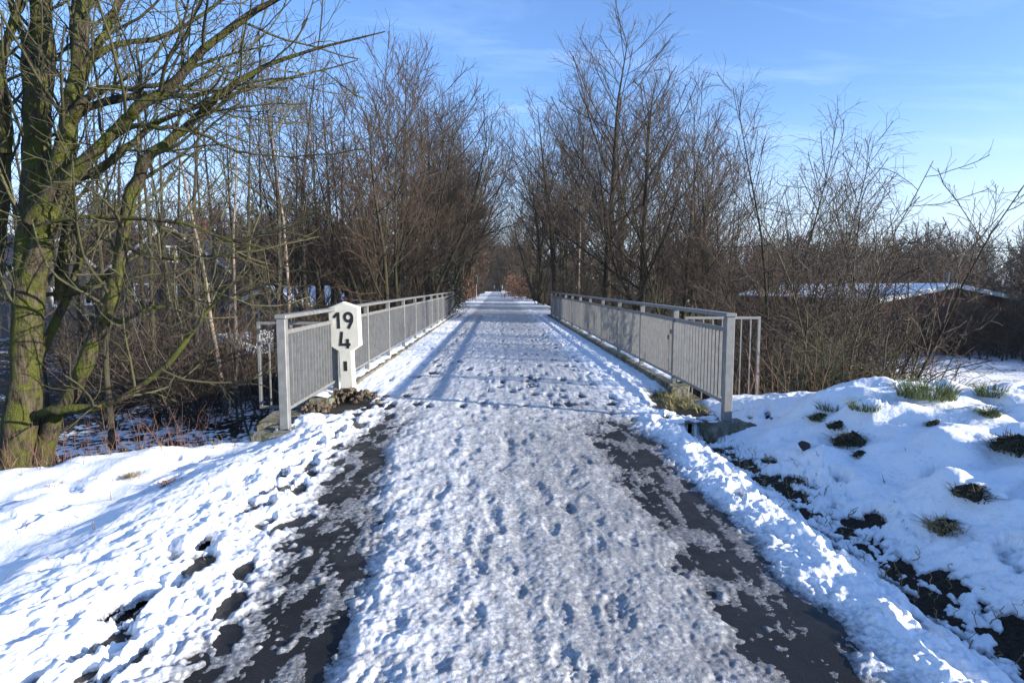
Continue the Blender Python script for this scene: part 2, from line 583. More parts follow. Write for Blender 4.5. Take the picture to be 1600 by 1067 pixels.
def footprints():
    r = np.random.default_rng(21)
    F = []
    def walk(x, y0, y1, n, depth, jx=.12):
        for k in range(n):
            y = y0 + (y1 - y0) * (k + r.uniform(-.35, .35)) / n
            s = 1 if k % 2 else -1
            F.append((x + s * .09 + r.normal(0, jx), y, r.normal(0, .25), r.uniform(.8, 1.2), depth * r.uniform(.6, 1.3)))
    for x in (-2.15, -1.95, -1.8, -1.65, -1.55, -2.05, -1.72):
        walk(x, 1.6, 8.5, 20, .05 if x > -1.9 else .016)
    for x in (-0.5, -.2, .2, .5, .75):
        walk(x, 1.6, 12, 26, .012, .22)
    for x in (2.1, 2.25, 2.4, 2.5):
        walk(x, 2, 8.5, 16, .055, .15)
    for k in range(60):
        F.append((r.uniform(-5.5, -2.3), r.uniform(2.2, 6.6), r.uniform(-1.5, 1.5), r.uniform(.9, 1.6), r.uniform(.02, .07)))
    for k in range(45):
        F.append((r.uniform(2.8, 6), r.uniform(2.2, 8), r.uniform(-1.5, 1.5), r.uniform(.7, 1.5), r.uniform(.02, .09)))
    for k in range(420):
        F.append((r.uniform(-2.1, 2.4), 8 + 24 * r.uniform() ** 1.4, r.normal(0, .3), r.uniform(.8, 1.3), r.uniform(.012, .04)))
    return F


FOOT = footprints()


def snow_field(x, y):
    a = fbm(x * .7, y * .45, 3); b = fbm(x * 3.2, y * 2.1, 3, off=5)
    xw = x + .13 * a + .10 * b + .22 * sm(3.0, 6.2, y) * np.exp(-((x + 1.1) / .8) ** 2)
    br = sm(5.8, 8.6, y + .8 * a + .5 * b)
    lerp = lambda p, q: p + (q - p) * br
    base = lerp(np.interp(xw, BX, BT), np.interp(xw, CX, CT))
    amp = lerp(np.interp(xw, BX, BA), np.interp(xw, CX, CA))
    wet = lerp(np.interp(xw, BX, BW), np.interp(xw, CX, CW))
    n1 = fbm(x * 4.6, y * 3.6, 4, .55, 3)
    n2 = np.abs(fbm(x * 9, y * 8, 3, .55, 11))
    n3 = fbm(x * 26, y * 24, 3, .6, 29)
    st = fbm(x * 7.5, y * 1.7, 4, .55, 33)
    side = sm(2.5, 3.0, np.abs(x - .15) + .3 * a)
    S = base + amp * (n1 * 1.15 + (n2 - .28) * 1.1 * (1 - .75 * side)) + (.0034 * (1 - side) + .0012) * n3
    S = S + (1 - side) * .005 * st
    for tx, tw in ((-.28, .06), (.50, .07), (.12, .05)):      # faint wheel lines along the path
        S = S - (1 - side) * .010 * np.exp(-((x - tx - .10 * fbm(y * .22 + tx * 9, y * 0 + tx, 2)) / tw) ** 2) * sm(-.25, .25, fbm(y * .8 + 31 * tx, y * 0 + 3 * tx, 2) + .1)
    S = S + side * (1 - br) * (.05 * fbm(x * 1.3, y * 1.3, 3, .5, 50))
    # thin wet slush smeared along the wheel tracks
    sl_ = -.0006 + .011 * st + .006 * n1 + .0045 * n3
    trk = (np.exp(-((xw + 1.02) / .42) ** 2) + np.exp(-((xw - 1.15) / .42) ** 2) + np.exp(-((xw + 1.65) / .4) ** 2)) * (1 - br)
    S = np.where(trk > .25, np.maximum(S, sl_ * np.minimum(1, trk * 1.3)), S)
    # earth showing in the ditch and in hollows of the mound
    hol = fbm(x * 1.6, y * 1.5, 3, .5, 77)
    S = S - .30 * np.clip(hol - .62, 0, 1) * sm(2.7, 3.4, x)
    S = S - .16 * np.clip(hol - .66, 0, 1) * sm(-2.3, -3, x)
    d1 = fbm(x * 6.5, y * 4.2, 4, .6, 91)
    S = S - .10 * np.clip(d1 + .35 * n1 - .04, 0, 1) * np.exp(-((x - 2.38 - .1 * a) / .3) ** 2) * sm(7.2, 5.5, y)
    for fx, fy, fa, fs, fd in FOOT:
        if fy < y.min() - .4 or fy > y.max() + .4:
            continue
        j = np.where(np.abs(y[:, 0] - fy) < .3)[0]
        if not len(j):
            continue
        sl = slice(j[0], j[-1] + 1)
        dx = x[sl] - fx; dy = y[sl] - fy
        c, s = math.cos(fa), math.sin(fa)
        q = ((dx * c + dy * s) / (.055 * fs)) ** 2 + ((-dx * s + dy * c) / (.135 * fs)) ** 2
        hole = 1 - sm(.35, 1.3, q + .55 * b[sl] + .75 * n1[sl] + .35 * n3[sl])
        rim = np.exp(-((np.sqrt(q) - 1.35) / .25) ** 2)
        S[sl] += -fd * hole + .03 * fd * rim
    # banks end: the snow breaks up where the slope falls away
    e = y - yedge(x)
    off = sm(2.45, 2.8, np.abs(x - .17))
    S = S - off * .20 * sm(-.1, .9, e + .3 * b) * (y < 31)
    # bare patch around the stone heap and at the foot of the right railing
    S = S - .14 * np.exp(-(((x + 2.2) / .34) ** 2 + ((y - 8.35) / .75) ** 2)) * (1 + .5 * b)
    S = S - .16 * np.exp(-(((x - 2.5) / .30) ** 2 + ((y - 8.2) / .8) ** 2)) * (1 + .6 * b)
    wet = np.clip(wet * (1 - .35 * np.clip((S - .03) / .03, 0, 1)), 0, 1)
    return S, wet


def snow_mesh(name, xg, yg, label, under=0.012, cut=None):
    S, wet = snow_field(xg, yg)
    if cut is not None:
        S = np.where(cut, -0.2, S)
    base = T(xg, yg)
    onp = (np.abs(xg - .17) < 2.56)
    base = np.where(onp, np.where(yg < 7, base * sm(1.9, 2.2, np.abs(xg - .0)) , 0.0), base)
    z = base + np.maximum(S, -under)
    q = grid_quads(*xg.shape)
    keep = (S.ravel()[q] > -under).any(1)
    q = q[keep]
    used = np.zeros(xg.size, bool); used[q.ravel()] = True
    idx = np.cumsum(used) - 1
    v = np.stack([xg, yg, z], -1).reshape(-1, 3)[used]
    o = link(name, mesh_np(name, v, idx[q], mat=M['snow'], attrs={'thick': S.ravel()[used], 'wet': wet.ravel()[used]}))
    return tag(o, label, 'snow', kind='stuff')


def rows(y0, y1, k, lo, hi):
    ys = [y0]
    while ys[-1] < y1:
        ys.append(ys[-1] + min(hi, max(lo, k * ys[-1] ** 2)))
    return np.array(ys)


ya = rows(1.5, 9.6, .0013, .006, .05)
ua = np.linspace(-1, 1, 1000)
Y_, U_ = np.meshgrid(ya, ua, indexing='ij')
X_ = U_ * (0.98 * Y_ + 1.1)
deckpart = (np.abs(X_ - .17) < 2.62) & (Y_ > 7.9)
snow_mesh('snow', X_, Y_, 'trodden melting snow over the near path and both banks', cut=deckpart)
yb = rows(7.86, 33.0, .0013, .05, .12)
Y_, X_ = np.meshgrid(yb, np.linspace(XL + .12, XR - .1, 300), indexing='ij')
snow_mesh('snow', X_, Y_, 'trampled snow covering the bridge deck between the railings')
yc = rows(33.0, 240, .0006, .15, 2.0)
Y_, X_ = np.meshgrid(yc, np.linspace(-6, 6.4, 150), indexing='ij')
snow_mesh('snow', X_, Y_, 'snow on the path beyond the bridge, receding between trees')


def ravine_snow(x0, x1, y0, y1, st, bias, label):
    xs, ys = np.arange(x0, x1, st), np.arange(y0, y1, st)
    X, Y = np.meshgrid(xs, ys)
    n = fbm(X * 1.1, Y * 1.0, 3, .5, 8) * .05 + fbm(X * 4.2, Y * 4.2, 4, .6, 15) * .085
    S = bias + n
    e = Y - yedge(X)
    S = S - .2 * (1 - sm(.1, .8, e))
    S = np.where((np.abs(X - .17) < 2.9), -1, S)
    z = T(X, Y) + np.maximum(S, -.02)
    q = grid_quads(*X.shape)
    q = q[(S.ravel()[q] > -.02).any(1)]
    used = np.zeros(X.size, bool); used[q.ravel()] = True
    idx = np.cumsum(used) - 1
    v = np.stack([X, Y, z], -1).reshape(-1, 3)[used]
    o = link('snow', mesh_np('snow', v, idx[q], mat=M['snow'], attrs={'thick': S.ravel()[used] + .02, 'wet': np.zeros(used.sum())}))
    tag(o, label, 'snow', kind='stuff')


ravine_snow(-14, -2.6, 5.4, 26, .065, -.008, 'patchy snow over dead leaves in the left hollow')
ravine_snow(3.0, 9, 6.5, 16, .07, -.02, 'patchy snow under shrubs beyond the right mound')

# ------------------------------------------------------------------ bridge
br = thing('bridge', 'concrete foot and cycle bridge deck with low side kerbs under the railings', 'bridge', (0, 0, 0))
MB().box(XL - .25, XR + .25, 8.0, 32.6, -.75, -.02).build('deck', M['concrete'], br)
for x, y0, y1 in ((XL, 8.2, 32.7), (XR, 9.05, 31.6)):
    k = MB().box(x - .2, x + .12, y0, y1, -.6, .085, .015) if x < 0 else MB().box(x - .12, x + .2, y0, y1, -.6, .13, .015)
    k.build('kerb', M['concrete'], br)
for y0, y1 in ((7.6, 8.4), (32.2, 33.0)):
    MB().box(XL - .2, XR + .2, y0, y1, -4.6, -.13).build('abutment', M['concrete'], br)

# snow lying on the kerbs
for x, y0, y1, z0 in ((XL, 8.3, 32.6, .085), (XR, 9.2, 31.5, .13)):
    ys = np.arange(y0, y1, .08); xs = np.linspace(x - .19, x + .11, 9) if x < 0 else np.linspace(x - .11, x + .19, 9)
    X, Y = np.meshgrid(xs, ys)
    c = (X - xs.mean()) / .15 - (-.25 if x < 0 else .45)
    S = .035 * (1 - c ** 2) + .03 * fbm(X * 5, Y * 2.5, 3, .5, 60) - (.012 if x < 0 else .02)
    q = grid_quads(*X.shape); q = q[(S.ravel()[q] > -.006).any(1)]
    o = link('snow', mesh_np('snow', np.stack([X, Y, z0 + np.maximum(S, -.006)], -1), q, mat=M['snow'], attrs={'thick': S + .02, 'wet': S * 0}))
    tag(o, 'thin strip of snow on the kerb under the %s railing' % ('left' if x < 0 else 'right'), 'snow', kind='stuff')


# ------------------------------------------------------------------ railings
def railing(x, y0, n, side, label):
    t = thing('railing', label, 'railing', (x, y0, 0))
    L = n * PITCHY
    H = 1.30
    base0 = 0.0
    # handrail and rails
    MB().box(-.065, .065, -.06, L + .03, H - .045, H, .008).build('handrail', M['galv'], t)
    MB().box(-.022, .022, .04, L - .02, 1.075, 1.125, .004).build('upper_rail', M['galv'], t)
    MB().box(-.022, .022, .04, L - .02, .215, .255, .004).build('lower_rail', M['galv'], t)
    # posts
    end = MB().box(-.05, .05, -.05, .05, .02, H - .0455, .007).build('end_post', M['galv'], t)
    MB().box(-.10, .10, -.10, .10, .003, .0195).build('base_plate', M['galv'], end)
    for sx in (-1, 1):
        for sy in (-1, 1):
            b = MB()
            ring = [(math.cos(k * math.pi / 3) * .014, math.sin(k * math.pi / 3) * .014) for k in range(6)]
            b.add([(sx * .075 + a, sy * .075 + c, .0195) for a, c in ring] + [(sx * .075 + a, sy * .075 + c, .045) for a, c in ring],
                  [tuple(range(6, 12))] + [(i, (i + 1) % 6, 6 + (i + 1) % 6, 6 + i) for i in range(6)])
            b.build('bolt', M['galv'], end)
    pmesh = None
    for k in range(1, n + 1):
        if pmesh is None:
            o = MB().box(-.04, .04, -.03, .03, .06, H - .0455, .005).build('post', M['galv'], t, (0, k * PITCHY, 0)); pmesh = o.data
        else:
            o = link('post', pmesh, t, (0, k * PITCHY, 0))
    bm = None
    nb = 17
    for k in range(n):
        for i in range(1, nb):
            loc = (0, k * PITCHY + i * PITCHY / nb, 0)
            if bm is None:
                o = MB().box(-.017, .017, -.006, .006, .2545, 1.0755).build('baluster', M['galv'], t, loc); bm = o.data
            else:
                link('baluster', bm, t, loc)
    return t


railing(XL, YL0, NL, -1, 'long grey steel bridge railing on the left, behind the white kilometre post')
railing(XR, YR0, NR, 1, 'long grey steel bridge railing on the right of the snowy path')


def wing(x0, x1, y, z0, z1, label):
    t = thing('wing_fence', label, 'fence', (x0, y, 0))
    W = x1 - x0
    s = 1 if W > 0 else -1
    a, b = (0, W) if W > 0 else (W, 0)
    MB().box(a, b, -.02, .02, z1 - .04, z1, .003).build('top_rail', M['galv'], t)
    MB().box(a, b, -.02, .02, z0, z0 + .04, .003).build('bottom_rail', M['galv'], t)
    for xx in (W - s * .02, s * .02):
        MB().box(xx - .02, xx + .02, -.0215, .0215, z0 + .041, z1 - .041, .003).build('post', M['galv'], t)
    n = int(abs(W) / .145)
    for i in range(1, n):
        xx = W * i / n
        MB().box(xx - .009, xx + .009, -.009, .009, z0 + .041, z1 - .041).build('bar', M['galv'], t)


wing(XR + .12, X_at(1190, 9.15), 9.15, -.42, 1.15, 'open barred steel wing panel standing outside the right railing end')
wing(XL - .1, X_at(399, 8.8), 8.8, -.16, 1.10, 'open barred steel wing panel standing outside the left railing end')


def block(name, label, x, y, z0, z1, sx, sy, rot, seed):
    r = np.random.default_rng(seed)
    b = MB().box(-sx, sx, -sy, sy, z0, z1, .03)
    b.v = [(a * (1 + r.normal(0, .025)), c * (1 + r.normal(0, .025)), d + r.normal(0, .006) * (d < z1 - .01)) for a, c, d in b.v]
    o = b.build(name, M['concrete'], None, (x, y, 0))
    o.rotation_euler[2] = rot
    return tag(o, label, 'footing')


block('concrete_footing', 'mossy concrete footing under the right railing end post', XR + .03, YR0 - .02, -.45, .002, .36, .24, .12, 1)
block('concrete_footing', 'weathered concrete footing under the left railing end post', XL - .02, YL0 + .0, -.55, .002, .30, .22, -.25, 2)
block('concrete_footing', 'dark mossy concrete block behind the left railing end post', XL - .34, YL0 + .85, -.7, -.02, .22, .4, .1, 3)
block('concrete_footing', 'square kerb end stone beside the second post of the right railing', XR - .02, 8.93, -.4, .125, .15, .11, .0, 4)


# ------------------------------------------------------------------ kilometre post
kx, ky = X_at(541, 8.75), 8.75
kp = thing('kilometre_post', 'cream kilometre post with black numbers 19 and 4 before the left railing', 'marker post', (kx, ky, -.02), R(-9))
kp.rotation_euler[1] = R(-1.6)
outl = [(-.098, .16), (.098, .16), (.098, .70), (.225, .78), (.225, 1.33), (.0, 1.41), (-.225, 1.33), (-.225, .78), (-.098, .70)]
b = MB()
n = len(outl)
bev = .012
def inset(poly, d):
    out = []
    m = len(poly)
    for i in range(m):
        p0, p1, p2 = np.array(poly[i - 1]), np.array(poly[i]), np.array(poly[(i + 1) % m])
        e1 = (p1 - p0) / np.linalg.norm(p1 - p0); e2 = (p2 - p1) / np.linalg.norm(p2 - p1)
        n1 = np.array([-e1[1], e1[0]]); n2 = np.array([-e2[1], e2[0]])
        k = (n1 + n2); k = k / max(.3, (1 + n1 @ n2))
        out.append(tuple(p1 + d * k))
    return out
oi = inset(outl, bev)
rings = [(oi, -.055), (outl, -.055 + bev), (outl, .055 - bev), (oi, .055)]
vs = [(x, y, z) for poly, y in rings for x, z in poly]
fs = [tuple(range(n)), tuple(range(4 * n - 1, 3 * n - 1, -1))]
for k in range(3):
    fs += [(k * n + i, (k + 1) * n + i, (k + 1) * n + (i + 1) % n, k * n + (i + 1) % n) for i in range(n)]
b.add(vs, fs).build('board', M['sign'], kp)
MB().box(-.10, .10, -.058, .058, -.1, .159, .006).build('plinth', M['darkstone'], kp)


def strip2d(pts, wid, closed=False):
    """thick stroke along a 2D polyline -> quads list"""
    pts = [np.array(p, float) for p in pts]
    L, Rr = [], []
    m = len(pts)
    for i, p in enumerate(pts):
        a = pts[(i - 1) % m] if (closed or i > 0) else p
        c = pts[(i + 1) % m] if (closed or i < m - 1) else p
        d = c - a; d = d / np.linalg.norm(d); nn = np.array([-d[1], d[0]])
        L.append(p + nn * wid / 2); Rr.append(p - nn * wid / 2)
    return L, Rr


def stroke(mb, pts, wid, y, closed=False, th=.003):
    L, Rr = strip2d(pts, wid, closed)
    m = len(L)
    vs = [(p[0], y, p[1]) for p in L] + [(p[0], y, p[1]) for p in Rr] + [(p[0], y + th, p[1]) for p in L] + [(p[0], y + th, p[1]) for p in Rr]
    fs = []
    for i in range(m if closed else m - 1):
        j = (i + 1) % m
        fs += [(i, j, m + j, m + i), (2 * m + i, 3 * m + i, 3 * m + j, 2 * m + j), (i, 2 * m + i, 2 * m + j, j), (m + i, m + j, 3 * m + j, 3 * m + i)]
    if not closed:
        fs += [(0, m, 3 * m, 2 * m), (m - 1, 3 * m - 1, 4 * m - 1, 2 * m - 1)]
    mb.add(vs, fs)


yf = -.0585
sw = .042
g = MB(); stroke(g, [(-.075, 1.03), (-.075, 1.262)], .045, yf); stroke(g, [(-.143, 1.188), (-.088, 1.245)], .036, yf - .0006)
tag(g.build('digit', M['black'], kp), 'black digit 1')
g = MB()
cx_, cz_ = .075, 1.19
stroke(g, [(cx_ + .054 * math.cos(a), cz_ + .056 * math.sin(a)) for a in np.linspace(0, 2 * math.pi, 28, endpoint=False)], sw, yf, True)
stroke(g, [(cx_ + .055, cz_ - .01), (cx_ + .05, cz_ - .06), (cx_ - .005, cz_ - .16)], sw, yf - .0006)
tag(g.build('digit', M['black'], kp), 'black digit 9')
g = MB()
stroke(g, [(-.032, .985), (-.058, .815)], sw, yf); stroke(g, [(-.08, .800), (.09, .800)], .038, yf - .0006); stroke(g, [(.048, .880), (.048, .745)], sw, yf - .0012)
tag(g.build('digit', M['black'], kp), 'black digit 4')
tag(MB().box(-.028, .022, yf, yf + .003, .42, .56).build('mark', M['black'], kp), 'black upright bar')


# ------------------------------------------------------------------ stones
def rock_mesh(seed, sx, sy, sz, mat, sub=2):
    import bmesh
    r = np.random.default_rng(seed)
    bm = bmesh.new()
    bmesh.ops.create_icosphere(bm, subdivisions=sub, radius=1)
    pl = [(lambda v: v / np.linalg.norm(v))(r.normal(size=3)) for _ in range(9)]
    dd = r.uniform(.42, .85, 9)
    for v in bm.verts:
        p = np.array(v.co)
        for nn, d in zip(pl, dd):
            q = p @ nn
            if q > d: p = p - nn * (q - d)
        v.co = (p[0] * sx, p[1] * sy, p[2] * sz)
    me = D.meshes.new('stone')
    bm.to_mesh(me); bm.free()
    me.materials.append(mat)
    return me


heap = thing('stone_heap', 'heap of broken brown stones at the foot of the kilometre post', 'stone heap', (kx + .02, ky - .12, 0))
protos = [rock_mesh(100 + i, .09, .072, .055, M['stone'], 1) for i in range(8)]
r = np.random.default_rng(5)
for i in range(64):
    a = r.uniform(0, 2 * math.pi); d = abs(r.normal(0, .27))
    px, py = d * math.cos(a) * 1.15 + .04, d * math.sin(a) * .75 - .08
    if abs(px) < .1 and -.02 < py < .2: continue
    o = link('stone', protos[i % 8], heap, (px, py, .02 + max(0, .17 - .42 * d) * r.uniform(.5, 1)))
    o.rotation_euler = tuple(r.uniform(0, 6, 3)); s = r.uniform(.4, .9); o.scale = (s, s, s)
for i in range(40):
    o = link('stone', protos[i % 8], heap, (r.uniform(-.45, .0), r.uniform(-.95, -.2), r.uniform(0, .03)))
    o.rotation_euler = tuple(r.uniform(0, 6, 3)); s = r.uniform(.35, .8); o.scale = (s, s, s)


def surf(x, y):
    xx, yy = np.array([[x], [x]]), np.array([[y], [y + .001]])
    return float(T(xx, yy)[0, 0] + max(0, snow_field(xx, yy)[0][0, 0]))


def ray_ground(px, py, z=None):
    """ground position seen at a picture position"""
    lo = None
    for Y in np.arange(1.8, 14, .02):
        p = at(px, py, Y)
        if p[2] <= (gz(p[0], Y) + .08):
            return p[0], Y
    return p[0], Y


def stone(px, py, s, label, seed, mat='darkstone'):
    x, y = ray_ground(px, py)
    o = link('stone', rock_mesh(seed, s, s * .8, s * .75, M[mat]), None, (x, y, surf(x, y) + s * .25))
    tag(o, label, 'stone')


stone(1258, 702, .085, 'dark fist-sized stone on the snow slope right of the right footing', 61)
stone(1213, 745, .035, 'tiny dark stone on the snow below the larger dark stone', 62)


# ------------------------------------------------------------------ grass tufts and weeds
def blades(n, h, spread, lean, wid, seed, droop=.5):
    r = np.random.default_rng(seed)
    V, Q = [], []
    for i in range(n):
        a = r.uniform(0, 6.283); d = spread * math.sqrt(r.uniform())
        x, y = d * math.cos(a), d * math.sin(a)
        ll = h * r.uniform(.5, 1.1); le = lean * r.uniform(.3, 1.3); az = a + r.normal(0, .8)
        wx, wy = -math.sin(az + r.normal(0, .6)) * wid, math.cos(az) * wid
        base = len(V)
        for k in range(4):
            t = k / 3
            o = ll * le * t ** 1.6
            z = ll * (t - droop * le * t * t * .6)
            ww = (1 - t * .85)
            cx, cy = x + math.cos(az) * o, y + math.sin(az) * o
            V += [(cx - wx * ww, cy - wy * ww, z - .03), (cx + wx * ww, cy + wy * ww, z - .03)]
        for k in range(3):
            b0 = base + 2 * k
            Q.append((b0, b0 + 1, b0 + 3, b0 + 2))
    return V, Q


def dome(rx, ry, h, seed):
    r = np.random.default_rng(seed)
    V, Q = [], []
    n, m = 18, 6
    for j in range(m + 1):
        t = j / m
        for i in range(n):
            a = 2 * math.pi * i / n
            k = 1 + .25 * math.sin(3 * a + seed) + .12 * math.sin(7 * a + seed * 2) + r.normal(0, .10)
            V.append((rx * k * (1 - t ** 2) ** .5 * math.cos(a), ry * k * (1 - t ** 2) ** .5 * math.sin(a), h * t * (1 + .25 * math.sin(5 * a + seed)) + r.normal(0, .1 * h) - .02))
    for j in range(m):
        for i in range(n):
            Q.append((j * n + i, j * n + (i + 1) % n, (j + 1) * n + (i + 1) % n, (j + 1) * n + i))
    return V, Q


def tuft(px, py, h, spread, n, label, mat, seed, clod=0.0, lean=1.0, wid=.004, name='grass_tuft', cat='grass'):
    x, y = ray_ground(px, py)
    t = thing(name, label, cat, (x, y, surf(x, y) - .01))
    V, Q = blades(n if clod == 0 else n * 5, max(h, clod * 1.0), max(spread, clod * 1.35), lean if clod == 0 else 1.3, wid, seed)
    if clod:
        V = [(a, c, d + clod * .75 * max(0, 1 - (a * a + c * c) / (clod * 1.3) ** 2)) for a, c, d in V]
    link('blades', mesh_np('blades', V, Q, mat=M[mat]), t)
    if clod > 0:
        V, Q = dome(clod * 1.05, clod * .9, clod * .8, seed)
        link('clod', mesh_np('clod', V, Q, mat=M['soil']), t)
    return t


TUFTS = [
    (1448, 622, .22, .24, 620, 'broad green grass tuft on the crest of the right snow mound', 'grass', 0),
    (1545, 622, .17, .13, 260, 'green grass tuft at the right end of the mound crest', 'grass', 0),
    (1545, 648, .13, .06, 50, 'sparse grass blades poking from the snow below the crest tufts', 'grass', .05),
    (1350, 638, .12, .14, 240, 'low grass tuft on the mound crest left of the broad tuft', 'grass', 0),
    (1300, 640, .12, .14, 220, 'low grass fringe at the left end of the mound crest', 'grass', 0),
    (1282, 656, .08, .08, 70, 'mossy grass clump near the foot of the shrubs', 'grass', .07),
    (1330, 690, .05, .08, 50, 'dark sod breaking through the middle of the snow mound', 'sod', .12),
    (1462, 660, .05, .05, 30, 'small dark sod below the broad grass tuft', 'sod', .06),
    (1590, 705, .07, .10, 60, 'dark sod at the right edge of the picture', 'sod', .13),
    (1520, 775, .05, .05, 40, 'round dark sod in the snow, second from the right edge', 'sod', .085),
    (1480, 822, .10, .06, 60, 'dark sod with dry stalks, lowest on the right mound', 'drygrass', .08),
    (1310, 668, .06, .05, 40, 'small dark sod left of the middle sod on the mound', 'sod', .07),
    (1345, 712, .04, .04, 30, 'small dark clod just below the middle sod', 'sod', .06),
    (208, 745, .09, .04, 70, 'small straw coloured tuft on the left snow bank', 'drygrass', .03),
    (268, 757, .10, .06, 40, 'brown dead stems on the left snow bank', 'weed', .025),
    (85, 760, .07, .05, 30, 'brown stems poking from the snow at the left', 'weed', .02),
    (45, 872, .03, .03, 12, 'small dark clod in the open left snow', 'sod', .03),
    (330, 862, .07, .05, 40, 'dry grass wisp left of the bare asphalt', 'drygrass', .03),
    (155, 995, .08, .04, 26, 'withered grass wisp at the lower left', 'drygrass', 0),
    (262, 872, .06, .03, 20, 'thin wisp of dry grass on the open left snow', 'drygrass', 0),
    (640, 545, .05, .04, 25, 'tiny grass tuft at the inner edge of the left kerb', 'drygrass', 0),
]
for i, (px, py, h, s, n_, lab, mt, clod) in enumerate(TUFTS):
    tuft(px, py, h, s, n_, lab, mt, 200 + i, clod)
# grass verge at the foot of the right railing
vv, qq = [], []
r = np.random.default_rng(9)
for i in range(55):
    V, Q = blades(16, .085, .07, .9, .0035, 400 + i)
    ox, oy = 2.52 + r.normal(0, .16), 8.15 + r.normal(0, .42)
    k = len(vv); vv += [(a + ox, c + oy, d + .035) for a, c, d in V]; qq += [tuple(j + k for j in f) for f in Q]
half = len(qq) // 2
o = link('grass', mesh_np('grass', vv, qq[:half], mat=M['grass'])); tag(o, 'short green grass at the foot of the right railing', 'grass', kind='stuff')
o = link('grass', mesh_np('grass', vv, qq[half:], mat=M['drygrass'])); tag(o, 'short straw grass at the foot of the right railing', 'grass', kind='stuff')


# ------------------------------------------------------------------ tubes and trees
def tubes(batches, sides):
    """batches: list of (pts (n,3), radii (n,)) -> verts, quads"""
    groups = {}
    for p, rr in batches:
        groups.setdefault(len(p), []).append((p, rr))
    VV, QQ, off = [], [], 0
    for n, lst in groups.items():
        P = np.array([a for a, _ in lst], float); RR = np.array([b for _, b in lst], float)
        m = len(P)
        tg = np.empty_like(P)
        tg[:, 1:-1] = P[:, 2:] - P[:, :-2]; tg[:, 0] = P[:, 1] - P[:, 0]; tg[:, -1] = P[:, -1] - P[:, -2]
        tg /= np.linalg.norm(tg, axis=2, keepdims=True) + 1e-9
        mean = np.abs(tg.mean(1))
        ref = np.zeros((m, 1, 3)); ref[np.arange(m), 0, mean.argmin(1)] = 1
        u = np.cross(tg, np.broadcast_to(ref, tg.shape)); u /= np.linalg.norm(u, axis=2, keepdims=True) + 1e-9
        v = np.cross(tg, u)
        a = np.arange(sides) * 2 * np.pi / sides
        ring = (u[:, :, None, :] * np.cos(a)[None, None, :, None] + v[:, :, None, :] * np.sin(a)[None, None, :, None])
        V = P[:, :, None, :] + ring * RR[:, :, None, None]
        idx = np.arange(m * n * sides).reshape(m, n, sides) + off
        q = np.stack([idx[:, :-1, :], np.roll(idx[:, :-1, :], -1, 2), np.roll(idx[:, 1:, :], -1, 2), idx[:, 1:, :]], -1).reshape(-1, 4)
        VV.append(V.reshape(-1, 3)); QQ.append(q); off += m * n * sides
    return np.concatenate(VV), np.concatenate(QQ)


def norm(v):
    l = math.sqrt(v[0] * v[0] + v[1] * v[1] + v[2] * v[2]) + 1e-12
    return (v[0] / l, v[1] / l, v[2] / l)


